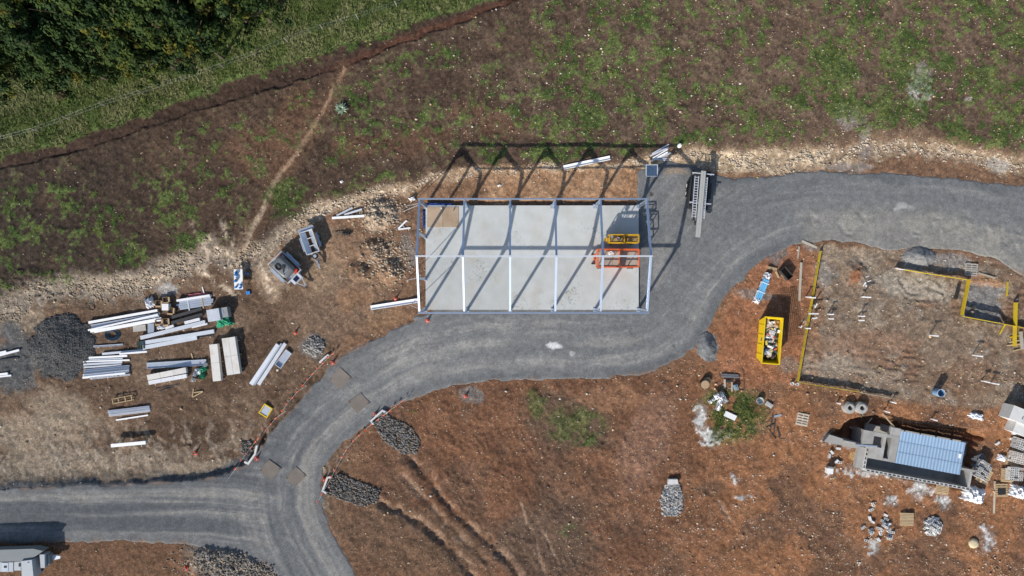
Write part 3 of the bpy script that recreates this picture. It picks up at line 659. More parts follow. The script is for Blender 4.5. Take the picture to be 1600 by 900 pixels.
for a, (zz, yy) in zip([(633, 322), (631, 330), (636, 438), (640, 477)], [(3.6, yN), (2.9, yN), (3.4, W(0, 436)[1]), (3.0, yS)]):
    p = V(*a); p.z = gz(*a)
    MB().tube(p, (FX[0]-.08, yy-(.12 if yy == yN else -.12), zz), .03, 8).build('raking_prop', galv, fr)

# ------------------------------------------------------------------ things on the slab
b = thing('plywood_sheet_floor', 'muddy plywood sheets laid in the far left corner of the slab', 'plywood', (0, 0, 0))
for a, (q0, q1) in enumerate(((667.5, 691.7), (692.3, 716.5))):
    xa, ya = W(q0, 355, .2); xb, yb = W(q1, 323.5, .2)
    MB().box(((xa+xb)/2, (ya+yb)/2, TOP+.02), (xb-xa, yb-ya, .036)).build('sheet', ply, b)
def lay_sheet(px1, py1, px2, py2, wpx, h, mat, name, label, cat, z=None, seed=1):
    x1_, y1_ = W(px1, py1, z or 0); x2_, y2_ = W(px2, py2, z or 0)
    cx, cy = (x1_+x2_)/2, (y1_+y2_)/2; zz = hz(cx, cy) if z is None else z
    L = math.hypot(x2_-x1_, y2_-y1_); rz = math.atan2(y2_-y1_, x2_-x1_)
    return MB().sheet((cx, cy, zz), L, wpx*K, h, rz, seed=seed).build(name, mat, label=label, cat=cat)
lay_sheet(667, 318.7, 708, 319.7, 4, .2, blue_t, 'blue_tarpaulin', 'rolled blue tarpaulin along the back edge of the slab', 'tarpaulin', 0.0, 3)
lay_sheet(662.5, 328, 663, 356, 4, .2, blue_t, 'blue_tarpaulin', 'bunched blue tarpaulin along the left edge of the slab', 'tarpaulin', -.02, 4)
for k_, (a, c_) in enumerate((((690, 324.5), (689.5, 326)), ((694, 321.5), (696, 322)), ((708.5, 329), (711.5, 323)))):
    lab = ['small white rag on the plywood near the slab edge', 'white rag on the blue tarpaulin edge', 'dark broken stick on the plywood sheet'][k_]
    z_ = TOP+.042
    MB().bar(V(a[0], a[1], z_+.04), V(c_[0], c_[1], z_+.04), .14 if k_ < 2 else .06, .07).build(['rag', 'rag', 'stick'][k_], [white_p, white_p, dark_m][k_], label=lab, cat=['rag', 'rag', 'stick'][k_])
def wheel(c, r, w, axis, parent, tyre=black_m, rim=galv):
    c = Vector(c); a = Vector(axis).normalized()*w/2
    t = MB().tube(c-a, c+a, r, 16); t.build('tyre', tyre, parent)
    MB().tube(c-a*1.06, c+a*1.06, r*.55, 12).build('rim', rim, parent)
def rails(x0, x1, y0, y1, z0, z1, mat, parent, nposts=4, r=.025, mid=True):
    for zz in ([z1, (z0+z1)/2] if mid else [z1]):
        for a, b_ in (((x0, y0), (x1, y0)), ((x1, y0), (x1, y1)), ((x1, y1), (x0, y1)), ((x0, y1), (x0, y0))):
            MB().bar((a[0], a[1], zz), (b_[0], b_[1], zz), r*2, r*2).build('rail', mat, parent)
    for i in range(nposts):
        xx = x0+(x1-x0)*i/(nposts-1)
        for yy in (y0, y1): MB().bar((xx, yy, z0), (xx, yy, z1-r), r*1.8, r*1.8).build('rail_post', mat, parent)
def lift(name, label, loc, L, Wd, deck_z, rail_h, paint, floor_mat, big):
    t = thing(name, label, 'scissor lift', loc)
    ch = MB().box((0, 0, .42), (L*.95, Wd*.82, .34)); ch.box((L*.3, 0, .63), (L*.3, Wd*.6, .1)); ch.build('chassis', paint, t)
    for sx in (-1, 1):
        for sy in (-1, 1):
            w = link('wheel', None, None, t)
            wheel((sx*L*.37, sy*(Wd*.5-.05), .3 if big else .2), .3 if big else .2, .2 if big else .12, (0, 1, 0), w)
    for k in range(3):
        zz = .62+(deck_z-.78)*(k+.5)/3
        for sy in (-1, 1):
            MB().bar((-L*.42, sy*Wd*.3, zz-.05), (L*.42, sy*Wd*.3, zz+.05), .08, .09).build('scissor_arm', paint, t)
    d = MB().box((0, 0, deck_z-.06), (L, Wd, .1)).build('deck', paint, t)
    n = 5 if big else 3
    for k in range(n):
        MB().box((-L/2+L*(k+.5)/n, 0, deck_z+.0), (L/n-.03, Wd-.16, .03)).build('floor_panel', floor_mat, d)
    rails(-L/2+.04, L/2-.04, -Wd/2+.04, Wd/2-.04, deck_z, deck_z+rail_h, paint, t, 5 if big else 4, .035)
    e = MB().box((0, 0, deck_z+.08), (L-.02, .03, .14), 0)
    for sy in (-1, 1): MB().box((0, sy*(Wd/2-.02), deck_z+.09), (L-.12, .03, .15)).build('toe_board', paint, d)
    # sliding deck extension with its own inner rail
    for sy in (-1, 1):
        MB().bar((L*.05, sy*(Wd/2-.13), deck_z+rail_h-.12), (L/2-.1, sy*(Wd/2-.13), deck_z+rail_h-.12), .05, .05).build('extension_rail', paint, t)
    MB().bar((L*.05, -Wd/2+.13, deck_z+.35), (L*.05, Wd/2-.13, deck_z+.35), .04, .5).build('extension_gate', paint, t)
    MB().box((-L/2+.24, Wd/2-.22, deck_z+rail_h-.14), (.28, .2, .22)).build('control_box', grey_p, t)
    if big:
        for sy in (-.32, .32):
            k = MB().bar((-L/2-.26, sy*Wd*.8, .55), (-L/2+.02, sy*Wd*.8, .55), .14, .14); k.tube((-L/2-.26, sy*Wd*.8, .02), (-L/2-.26, sy*Wd*.8, .62), .07, 8)
            k.build('outrigger', dark_m, t)
        k = MB().box((-L/2-.12, 0, .95), (.18, Wd*.5, .06)); k.build('entry_step', paint, t)
        MB().bar((-L/2-.1, -.3, .2), (-L/2-.1, -.3, deck_z), .05, .05).build('ladder_rail', dark_m, t)
        MB().bar((-L/2-.1, .0, .2), (-L/2-.1, .0, deck_z), .05, .05).build('ladder_rail', dark_m, t)
    else:
        k = MB().box((-L/2-.13, -.02, .75), (.22, .34, .5)); k.build('power_pack', paint, t)
    return t
zd = 1.35
lx, ly = W(974, 373.3, 1.9)
lift('narrow_scissor_lift', 'narrow yellow scissor lift on the slab behind the orange one', (lx, ly, TOP), 2.72, .80, 1.05, 1.1, yellow_l, M('lift_floor_brown', (.28, .2, .1), .8, 0, .3, 5), False)
lx, ly = W(965.5, 403.5, 2.2)
lift('wide_scissor_lift', 'wide orange scissor lift with a wooden deck on the slab', (lx, ly, TOP), 3.75, 1.68, 1.35, 1.1, orange_l, M('lift_floor_grey', (.34, .30, .25), .8, 0, .2, 3), True)
x_, y_ = W(955, 394.5, 1.6)
t = thing('tool_bag', 'white and blue tool bag on the deck of the orange lift', 'bag', (x_, y_, TOP+1.365))
k = MB().sheet((0, 0, .01), .5, .34, .24, .2, 8, 6, 5, ragged=.02); k.build('body', white_p, t); MB().box((0, .02, .27), (.2, .08, .05)).build('flap', blue_t, t)
x_, y_ = W(965, 373, 1.3)
t = thing('bucket', 'grey bucket on the deck of the yellow scissor lift', 'bucket', (x_, y_, TOP+1.065))
MB().lathe([(.10, 0), (.14, .3), (.125, .3), (.09, .02), (0, .02)], 14).build('pail', wrap_m, t)
MB().path([(-.14, 0, .28), (-.1, 0, .38), (.1, 0, .38), (.14, 0, .28)], .008).build('handle', dark_m, t)

# ------------------------------------------------------------------ beams, purlins and long packs
def beam(a, b, w, h, mat, kind, label, cat='beam', name='steel_beam', lift_=0.0, group=None, tilt=0.0, t=.02):
    """long member lying on the ground; ends given in photograph pixels, w/h in metres"""
    za = gz(*a); zb = gz(*b); zc = gz((a[0]+b[0])/2, (a[1]+b[1])/2)
    z0 = max((za+zb)/2, zc)+lift_+h/2+.012
    s_ = max(-.12, min(.12, (zb-za)*.5))
    p = V(a[0], a[1], z0); q = V(b[0], b[1], z0); p.z -= s_; q.z += s_
    o = MB().prof(p, q, w, h, t, kind).build(name, mat, label=label, cat=cat, group=group)
    if lift_ > .05:      # timber bearers carry raised members
        pass
    return o
bearers = []
def bearer(px, py, rz_deg, L, z, label):
    x_, y_ = W(px, py); zz = hz(x_, y_)
    MB().box((x_, y_, zz+z/2-.01), (.1, L, z-.01), math.radians(rz_deg)).build('timber_bearer', timber_g, label=label, cat='bearer')
def row(lst, where, kind, mat, name, noun, h=.15, cat='beam', lift_=0.0, t=.02):
    n = len(lst)
    for i, e in enumerate(lst):
        a, b, wp = e[0], e[1], e[2]; mt = e[3] if len(e) > 3 else mat; kd = e[4] if len(e) > 4 else kind; lf = e[5] if len(e) > 5 else lift_
        lab = f"{noun} {where}" if n == 1 else f"{ORD[i]} {noun} from the top {where}"
        beam(a, b, wp*K, h, mt, kd, lab, cat, name, lf, t=t)
# pale purlins by the gravel heap
row([((139, 504), (246, 485), 3.8), ((143, 508.5), (250, 489.5), 2.6, galv), ((143.5, 511.5), (249, 494), 2.6, galv, 'C', .0), ((138, 516), (247, 491.5), 2.6, None or white_steel, 'box', .16), ((142, 518), (252, 497.5), 3.4), ((148, 519), (255, 499.5), 2.8)],
    'in the long pile beside the gravel heap', 'box', white_steel, 'steel_purlin', 'white purlin', .15, 'purlin', .08)
bearer(165, 508, 80, 1.1, .09, 'timber bearer under the left end of the white purlins'); bearer(232, 496, 80, 1.1, .09, 'timber bearer under the right end of the white purlins')
row([((220, 528), (321, 503), 6)], 'slanting above the pair of long box beams', 'box', galv_l, 'steel_beam', 'galvanised box beam', .2)
row([((219, 536.5), (335, 517.5), 6), ((224, 543.3), (308, 527.5), 6.4)], 'below the black pipes', 'box', galv_l, 'steel_beam', 'long galvanised box beam', .2)
row([((309, 525.5), (334, 521.5), 4.5)], 'at the right end of the box beams', 'U', dark_m, 'cable_tray', 'dark open cable tray', .08, 'tray')
row([((265, 497), (316, 482), 4.6), ((268, 504.5), (317, 491), 4.6)], 'between the boxes and the grey cabinet', 'box', dark_m, 'black_pipe_pack', 'black plastic pipe pack', .25, 'pipe')
row([((259, 513), (272, 508.8), 4), ((289, 504.5), (312.5, 498.5), 4.6)], 'lying against the black pipes', 'box', wrap_m, 'wrapped_roll', 'white wrapped roll', .2, 'roll')
row([((300, 511.5), (324, 505.8), 3)], 'along the slanting box beam', 'box', wrap_m, 'wrapped_roll', 'thin white wrapped roll', .1, 'roll')
row([((146, 541.5), (192, 538.5), 2.6)], 'alone under the blue pipe coil', 'U', galv_l, 'steel_channel', 'single galvanised channel', .09, 'channel')
row([((160, 553), (227, 547), 3.5, galv_l), ((187, 553), (230, 549.5), 2.8, white_steel, 'box', .12), ((139, 559), (199, 556), 3, white_steel), ((139.5, 562.5), (192, 560), 2.4), ((129.5, 565), (203, 562.5), 2.4, white_steel), ((131, 569.5), (191, 566), 3.2), ((131.5, 574), (190, 570), 2.6)],
    'in the loose pile right of the gravel heap', 'C', galv_l, 'steel_purlin', 'galvanised purlin', .12, 'purlin')
row([((131, 579), (202, 572), 3.4, galv), ((130, 582.5), (202, 575.8), 3.2, galv), ((129, 587), (201.5, 579.6), 3.8, galv_l), ((129.5, 590.3), (196, 583.2), 3, white_steel, 'box', .0), ((141, 591.6), (203, 585.2), 2.6, white_steel)],
    'in the tight bundle below the loose pile', 'U', galv_l, 'steel_channel', 'bundled channel', .16, 'channel', .0)
row([((229, 571.5), (322, 566), 9.5, galv)], 'above the white wrapped pack', 'U', galv, 'steel_channel', 'wide dark galvanised channel', .14, 'channel', t=.03)
row([((236, 580), (254, 574), 2, dark_m)], 'lying between channel and wrapped packs', 'box', dark_m, 'steel_bar', 'short dark bar', .06, 'bar')
row([((168, 643), (233.5, 635.3), 3.0, galv_l), ((169, 646), (234.5, 638.3), 3.0), ((170, 649.5), (235.2, 641.6), 3.0, white_steel)], 'in the small stack below the timber crate', 'U', galv_l, 'steel_channel', 'galvanised channel', .14, 'channel')
row([((181, 656.5), (232, 648.5), 2.2)], 'alone just under the small channel stack', 'box', white_steel, 'steel_purlin', 'thin white purlin', .08, 'purlin')
row([((173.5, 696.5), (229, 691), 5.2, white_steel, 'C', .42)], 'propped on trestles near the road', 'C', white_steel, 'steel_beam', 'single bright white beam', .2, 'beam')
for px_ in (182, 220): 
    x_, y_ = W(px_, 694.5); zz = hz(x_, y_)
    k = MB().box((x_, y_, zz+.375), (.08, .5, .08)); 
    for sx in (-1, 1):
        for sy in (-1, 1): k.bar((x_+sx*.16, y_+sy*.24, zz-.02), (x_, y_+sy*.2, zz+.36), .05, .05)
    k.build('trestle', timber_g, label='low trestle under the %s end of the bright white beam' % ('left' if px_ < 200 else 'right'), cat='trestle')
row([((392.5, 600.5), (435, 538), 6.5), ((397.5, 601.5), (440.5, 536.5), 2.4, galv), ((404, 601), (446.5, 536.5), 5.5)], 'slanting beside the white tray near the road', 'box', galv_l, 'steel_beam', 'galvanised beam', .2)
row([((579, 481), (656, 469), 7)], 'poking under the left gable of the frame', 'U', white_steel, 'steel_channel', 'white steel channel', .16, 'channel', t=.05)
row([((526, 337), (551, 324.5), 2.6), ((538, 335.5), (566, 327), 2.8), ((518.5, 340.5), (570, 337.5), 3.6, white_steel)], 'in the loose fan above the trailers', 'box', galv_l, 'steel_purlin', 'short pale purlin', .12, 'purlin')
row([((622, 357.5), (635.5, 344.5), 2.2), ((622.5, 358.5), (641.5, 356), 2.2), ((628, 350), (632, 355.5), 1.4, galv)], 'of the small angled frame left of the slab', 'box', white_steel, 'steel_angle', 'white steel piece', .1, 'steel piece')
row([((880.5, 261.5), (953, 246.8), 6.4)], 'on the bank behind the frame', 'U', white_steel, 'steel_channel', 'long white steel channel', .16, 'channel', t=.05)
row([((1019, 240), (1045, 225.5), 1.8), ((1016, 243.5), (1044.5, 230.5), 2.4), ((1020, 247), (1043, 233.5), 1.8, white_steel), ((1017.5, 251.5), (1043, 238), 2.2, white_steel), ((1022, 249.5), (1048.5, 239), 2.2), ((1026, 246.5), (1045, 247.5), 1.6), ((1024, 249.5), (1044, 250), 1.6)],
    'in the fanned pile above the framed panel', 'box', galv_l, 'steel_purlin', 'blue-grey purlin', .09, 'purlin')
row([((-20, 560), (30, 547), 3.4, white_steel), ((-22, 556), (10, 549), 3, white_steel), ((-20, 566), (29, 559), 2.5, dark_m), ((-18, 587), (13, 583.5), 3.4, white_steel), ((-18, 590.5), (18, 586.5), 2.6, white_steel)], 'at the left edge of the photo on dark gravel', 'box', white_steel, 'steel_purlin', 'purlin', .12, 'purlin')
# wrapped packs
def pack(pts, z, label, nseg, mat=wrap_m, name='wrapped_pack', rows_=1):
    a, b, wp = pts; L = math.hypot(b[0]-a[0], b[1]-a[1])*K; rz = ang(a, b)
    cx, cy = W((a[0]+b[0])/2, (a[1]+b[1])/2, z); zz = hz(cx, cy)
    t = thing(name, label, 'pack', (cx, cy, zz), rz)
    for r_ in range(rows_):
        for i in range(nseg):
            MB().box((-L/2+L*(i+.5)/nseg, (r_-(rows_-1)/2)*wp*K/rows_, .09+z/2), (L/nseg-.015, wp*K/rows_-.02, z)).build('wrapped_panel', mat, t)
    for i in (-1, 0, 1): MB().box((i*L*.38, 0, .035), (.09, wp*K+.3, .09)).build('bearer', timber, t)
    return t
wpk = M('dusty_white_board', (.62, .60, .57), .7, 0, .1, 2, dirt=.5, dcol=(.42, .36, .30))
pack(((227.5, 591), (288, 579), 9), .38, 'dusty white wrapped pack left of the green sacks, upper one', 3, wpk)
pack(((229.5, 599), (289, 588), 6.5), .30, 'brighter white wrapped pack left of the green sacks, lower one', 3, wrap_m)
pack(((331, 538.5), (337, 596), 13), .5, 'narrow upright white pack with scuffed top beside the green sacks', 2, wpk)
pack(((354.5, 528), (363, 585.5), 21), .5, 'wide upright white pack of two rows, rightmost in the yard', 2, wpk, rows_=2)
# timber bits
def plank(a, b, w, h, mat, label, cat='plank', name='plank', z=0.0): return beam(a, b, w*K, h, mat, 'box', label, cat, name, z)
t = thing('timber_brace', 'small V of timber battens below the green sacks', 'battens', (0, 0, 0))
for a, b in (((302.5, 607.5), (300.5, 620)), ((301, 620.5), (317, 612)), ((303, 613.5), (317, 611.5))):
    z_ = gz(308, 614)+.05; MB().bar(V(a[0], a[1], z_), V(b[0], b[1], z_+.05), .1, .05).build('batten', timber, t)
t = thing('timber_crate_frame', 'open pale timber crate frame above the small channel stack', 'crate', V(194, 623.5, gz(194, 623.5)), ang((178, 626), (209, 620)))
for yy in (-.22, .22):
    for zz in (.06, .3): MB().box((0, yy, zz), (1.86, .07, .06)).build('rail', timber, t)
for xx in (-.9, -.35, .3, .9): MB().box((xx, 0, .345), (.07, .52, .03)).build('cross_slat', timber, t)
for xx in (-.9, .9):
    for yy in (-.17, .17): MB().box((xx, yy, .18), (.06, .05, .29)).build('upright', timber, t)
plank((299, 552), (301, 559.5), 1.6, .05, timber, 'short timber batten above the wide dark channel')
plank((342, 582.5), (349, 584), 2.2, .06, timber, 'timber offcut between the two upright white packs')
plank((339, 562.5), (344, 562), 1.4, .05, timber, 'thin batten between the upright white packs')
row([((243, 607.5), (278, 601), 1.2), ((249, 611), (270, 605), 1.0)], 'on the ground under the wrapped packs', 'box', dark_m, 'steel_rod', 'dark thin rod', .04, 'rod')
# boxes, cabinets, sacks
def cardboard_box(px, py, w, d, h, rz, label, closed=False, mat=card):
    x_, y_ = W(px, py, h); zz = hz(x_, y_)
    t = thing('cardboard_box' if mat is card else 'carton', label, 'box', (x_, y_, zz), math.radians(rz))
    MB().box((0, 0, .015), (w, d, .03)).build('base', mat, t)
    for sx in (-1, 1): MB().box((sx*(w/2-.012), 0, h/2+.02), (.02, d, h)).build('side', mat, t)
    for sy in (-1, 1): MB().box((0, sy*(d/2-.012), h/2+.02), (w-.05, .02, h)).build('side', mat, t)
    if closed: MB().box((0, 0, h+.03), (w, d, .015)).build('lid', mat, t)
    else:
        MB().box((0, -d/2-.06, h+.01), (w*.95, .14, .012)).build('flap', mat, t); MB().box((w/2+.06, 0, h+.015), (.13, d*.9, .012)).build('flap', mat, t)
        MB().sheet((0, 0, .03), w*.7, d*.7, h*.4, 0, 5, 5, int(px)).build('filling', grey_p, t)
cardboard_box(243.5, 474, .55, .5, .45, 0, 'open cardboard box next to the crumpled plastic')
cardboard_box(255, 468.5, .55, .5, .45, 5, 'open cardboard box above the white and blue carton')
cardboard_box(262.5, 485.5, .55, .55, .5, -5, 'open cardboard box right of the purlin ends')
cardboard_box(243, 503.5, .6, .4, .35, 5, 'cardboard box left of the pair below the purlins'); cardboard_box(255, 503, .5, .6, .4, 5, 'cardboard box right of the pair below the purlins')
cardboard_box(254.5, 480, .62, .62, .5, 0, 'closed white and blue carton among the cardboard boxes', True, white_p)
MB().sheet((*W(232, 473), gz(232, 473)), .95, 1.0, .4, .3, seed=9, ragged=.4).build('plastic_sheeting', wrap_m, label='crumpled clear plastic sheeting by the cardboard boxes', cat='plastic')
MB().sheet((*W(250, 511), gz(250, 511)), .8, .5, .3, .1, seed=12, ragged=.4).build('plastic_sheeting', wrap_m, label='crumpled plastic below the cardboard boxes', cat='plastic')
x_, y_ = W(213.5, 513.5, .1); MB().box((x_, y_, hz(x_, y_)+.06), (1.2, .55, .09), .12).build('flat_cover', grey_p if 0 else concrete_p, label='grey flat panel below the white purlins', cat='panel')
x_, y_ = W(232.5, 514, .1); MB().box((x_, y_, hz(x_, y_)+.09), (.58, 1.0, .15), 0).build('sheet_metal_cover', galv, label='upright blue-grey sheet metal panel below the white purlins', cat='panel')
x_, y_ = W(217, 539.5, .2); t = thing('plastic_crate', 'dark green plastic crate at the left end of the box beams', 'crate', (x_, y_, hz(x_, y_)), .1)
cr = M('dark_green_plastic', (.035, .06, .055), .5, 0, .3, 5)
for yy in np.linspace(-.33, .33, 6): MB().box((0, yy, .16), (.72, .05, .3)).build('slat', cr, t)
for xx in (-.3, 0, .3): MB().box((xx, 0, .325), (.06, .74, .03)).build('cross_bar', cr, t)
t = thing('plank_pile', 'stack of grey boards with strap and white board on top', 'boards', V(306, 473, gz(306, 473)), ang((281, 477), (332, 469)))
for i in range(5): MB().box((.05*(i % 2), -.36+i*.2, .10), (3.0+.25*((i*7) % 3), .185, .18)).build('board', [timber_g, concrete_p][0] if 0 else galv, t)
MB().box((-.05, .46, .25), (3.15, .2, .12)).build('board', white_steel, t)
for xx in (-.62, .72): MB().box((xx, .0, .21), (.1, 1.3, .03)).build('strap_bar', galv_l if xx < 0 else timber, t)
MB().sheet((*W(305, 460.5), gz(305, 460)), 1.8, .35, .12, .15, seed=21, ragged=.5).build('barrier_net', M('red_white_net', (.55, .18, .17), .7, 0, .5, 14), label='crumpled red and white barrier net above the boards', cat='net')
plank((316.5, 448), (319, 460), 1.4, .06, galv_l, 'thin pale upright strip above the grey boards', 'strip', 'metal_strip')
x_, y_ = W(330.5, 492.5, .9); t = thing('pallet_of_panels', 'pale grey stack of panels with seam lines by the green tarpaulin', 'panels', (x_, y_, hz(x_, y_)), math.radians(10))
for i in range(8): MB().box((-.5+i*.145, 0, .48), (.137, 1.1, .94)).build('panel', galv_l, t)
for i in (-1, 1): MB().box((0, i*.45, -.0), (1.2, .1, .04)).build('runner', timber, t)
x_, y_ = W(346, 488.5, .8); t = thing('grey_cabinet', 'dark grey metal cabinet right of the pale panel stack', 'cabinet', (x_, y_, hz(x_, y_)), math.radians(10))
MB().box((0, 0, .42), (.8, .92, .8)).build('body', grey_p, t); MB().box((-.05, 0, .83), (.12, .3, .03)).build('handle', galv, t)
MB().sheet((*W(348, 503), gz(348, 503)), 1.4, .8, .35, .3, seed=31, ragged=.35).build('green_tarpaulin', green_t, label='crumpled green tarpaulin below the grey cabinet', cat='tarpaulin')
plank((352, 509), (359, 503), 1.6, .08, timber, 'timber offcut sticking out of the green tarpaulin')
for i, (px_, py_, m_, s_) in enumerate([(308, 581, wrap_m, .7), (316, 577, green_t, .6), (304, 585, galv, .5), (314, 588, green_t, .55), (310, 593, card, .45), (301, 594, wrap_m, .4), (319, 571, wrap_m, .4)]):
    lab = ['largest pale sack of the heap by the wrapped packs', 'green sack at the upper side of the heap', 'grey-blue sack at the left of the heap', 'green sack at the lower side of the heap', 'brown paper sack at the bottom of the heap', 'small white sack at the lower left of the heap', 'small white sack touching the narrow upright pack'][i]
    MB().sheet((*W(px_, py_), gz(px_, py_)), s_, s_*.85, .3+.05*(i % 3), i*.6, 9, 8, 40+i, ragged=.2).build('sack', m_, label=lab, cat='sack')
# pipe coil, hose
def coil(px, py, r0, r1, n, mat, label, name='pipe_coil', z=.0, sq=1.0):
    x_, y_ = W(px, py); t = thing(name, label, 'coil', (x_, y_, hz(x_, y_)))
    for i in range(n):
        rr = r0+(r1-r0)*(i % 4)/3; zz = .05+.06*(i//4)+z; N = 26
        pts = [Vector((rr*math.cos(2*math.pi*k/N)+.02*math.sin(i), sq*rr*math.sin(2*math.pi*k/N), zz)) for k in range(N+1)]
        MB().path(pts, .028, 5).build('loop', mat, t)
coil(172.5, 523.5, .42, .72, 9, M('blue_black_pipe', (.02, .045, .08), .4, 0, .3, 4), 'dark blue coil of water pipe under the white purlins', sq=.75)
t = thing('black_hose', 'black hose end curled on soil above the gravel heap', 'hose', V(141, 479, gz(141, 479)))
MB().path([Vector(((p[0]-141)*K, -(p[1]-479)*K, .03)) for p in ((133, 474), (136, 479), (140, 484), (145, 485), (148, 482), (147, 477), (143, 473))], .03, 6).build('hose_body', black_m, t)
# gravel heap on the left
def heap(px, py, rx, ry, hh, label, colA, nst, seed, rmin=.03, rmax=.09, name='gravel_heap', cat='heap', poly=None):
    cx, cy = W(px, py); n = 56
    u, v = np.meshgrid(np.linspace(-1.15, 1.15, n), np.linspace(-1.15, 1.15, n))
    px_ = px+u*rx; py_ = py-v*ry
    nn = fbm(px_, py_, 16, 4, seed); n2 = fbm(px_, py_, 4, 2, seed+1)
    d = np.hypot(u, v)+.13*nn+.05*n2
    hgt = hh*np.clip(1-d, 0, 1)**.9*(1+.25*nn)+.04*n2
    zg = np.array([[hz(cx+a*rx*K, cy+b*ry*K) for a, b in zip(r1, r2)] for r1, r2 in zip(u, v)])
    zz = np.where(d < 1, zg+np.maximum(hgt, 0)+.02, zg-.15)
    vs = np.stack([u*rx*K, v*ry*K, zz-hz(cx, cy)], -1).reshape(-1, 3); idx = np.arange(n*n).reshape(n, n)
    q = np.stack([idx[:-1, :-1], idx[:-1, 1:], idx[1:, 1:], idx[1:, :-1]], -1).reshape(-1, 4)
    cs = np.array(colA, np.float32)[None]*(1+.25*n2.reshape(-1, 1)+.2*nn.reshape(-1, 1))
    t = thing(name, label, cat, (cx, cy, hz(cx, cy)))
    link('mound', np_mesh('mound', vs, q, np.clip(cs, .01, .8)), m_road, t)
    k = rng.choice(n*n, nst, p=((d < .98)/np.sum(d < .98)).ravel())
    xs = vs[k, 0]+rng.uniform(-.03, .03, nst); ys = vs[k, 1]+rng.uniform(-.03, .03, nst); r = rmin+(rmax-rmin)*rng.random(nst)**2
    c2 = np.array(colA)[None]*rng.uniform(.5, 2.3, (nst, 1))
    link('stones', stone_mesh('stones', xs, ys, vs[k, 2]+r*.3, r, np.clip(c2, .02, .6)), m_stone, t, kind='stuff')
heap(93, 541, 54, 52, .8, 'dark bluish gravel heap left of the storage yard', (.082, .082, .082), 5200, 2, .025, .075)
heap(1104, 541, 15, 23, .55, 'small grey gravel heap at the road bend near the yellow skip', (.15, .155, .16), 500, 4, .015, .04)
heap(491, 541, 16, 16, .35, 'small rough grey stone heap above the road edge barrier', (.20, .19, .18), 260, 5, .05, .14)
heap(1437, 402, 27, 16, .55, 'grey sand heap on the edge of the building pad', (.21, .205, .20), 300, 3, .015, .035)
# riprap aprons
def riprap(poly, n, rmin, rmax, label, base=(.145, .142, .138)):
    sd = sdpoly(poly, X+n10*1.5, Y+n10*1.5); w = (sd < 0).astype(float)
    x_, y_, i = scatter(w, n); r = rmin+(rmax-rmin)*rng.random(n)
    cols = np.array(base)[None]*rng.uniform(.4, 1.6, (n, 1))*np.where(rng.random((n, 1)) < .25, np.array([[1.25, 1.0, .8]]), 1.0)
    link('riprap', stone_mesh('riprap', x_, y_, ZTf[i]+r*.45, r, np.clip(cols, .03, .7), .9), m_stone, kind='stuff', label=label, cat='riprap')
riprap([(583, 660), (605, 648), (640, 665), (657, 690), (650, 710), (630, 712), (600, 690)], 1300, .05, .15, 'angular grey riprap stones below the upper culvert outlet')
riprap([(515, 750), (530, 740), (560, 752), (594, 768), (590, 785), (570, 793), (530, 780), (512, 772)], 1300, .05, .14, 'angular grey riprap stones below the lower culvert outlet')
riprap([(1040, 757), (1062, 757), (1069, 778), (1067, 800), (1058, 808), (1036, 806), (1033, 785)], 900, .05, .12, 'pale grey riprap apron in front of the lone headwall', (.34, .35, .36))
riprap([(375, 690), (395, 692), (392, 712), (376, 712)], 130, .06, .14, 'grey stones at the left culvert inlet')
riprap([(305, 862), (370, 858), (430, 885), (440, 905), (310, 905)], 420, .04, .13, 'grey rubble patch at the bottom beside the road', (.20, .19, .18))
# ------------------------------------------------------------------ culvert headwalls, trench plates, bunting, cones
def headwall(pts, h, t, label, z0=None):
    cx = sum(p[0] for p in pts)/len(pts); cy = sum(p[1] for p in pts)/len(pts)
    o = thing('culvert_headwall', label, 'headwall', (0, 0, 0))
    zz = max(gz(*p) for p in pts) if z0 is None else z0
    for i, (a, b) in enumerate(zip(pts[:-1], pts[1:])):
        p = V(a[0], a[1], zz); q = V(b[0], b[1], zz); d = (q-p).normalized()*t/2.02
        MB().bar(p-d if i == 1 else p+d*.96, q+d if i == 1 else q-d*.96, t, h).build('wall' if i == 1 else 'wing_wall', headm, o)
    return o
headm = M('pale_concrete', (.58, .58, .57), .8, 0, .12, 3, dirt=.3, dcol=(.35, .33, .3))
headwall([(607, 645.5), (598, 641), (580.5, 657), (584.5, 664)], .5, .17, 'white angled culvert headwall above the upper riprap apron')
headwall([(521, 744), (512.5, 745.5), (505, 766), (512, 770.5)], .5, .17, 'white angled culvert headwall beside the lower riprap apron')
headwall([(403, 694), (399.5, 709), (389, 723.5), (382, 720)], .5, .17, 'white angled culvert headwall on the left side of the road')
headwall([(499.5, 567.5), (503, 563.5), (509, 558), (515.5, 553)], .6, .17, 'short culvert headwall by the small stone heap')
t = thing('culvert_headwall', 'lone concrete headwall block above the pale riprap apron', 'headwall', V(1050.5, 752, gz(1050, 752)))
MB().prism([(-.42, .27), (.42, .27), (.5, -.2), (-.52, -.2)], -.2, .34).build('wall', headm, t); MB().tube((0, -.1, .0), (0, -.34, .0), .18, 12).build('pipe_end', concrete_p, t)
plate_m = M('road_plate', (.17, .145, .125), .75, .1, .18, 1.2, .3, 20, dirt=.5, dcol=(.25, .23, .20))
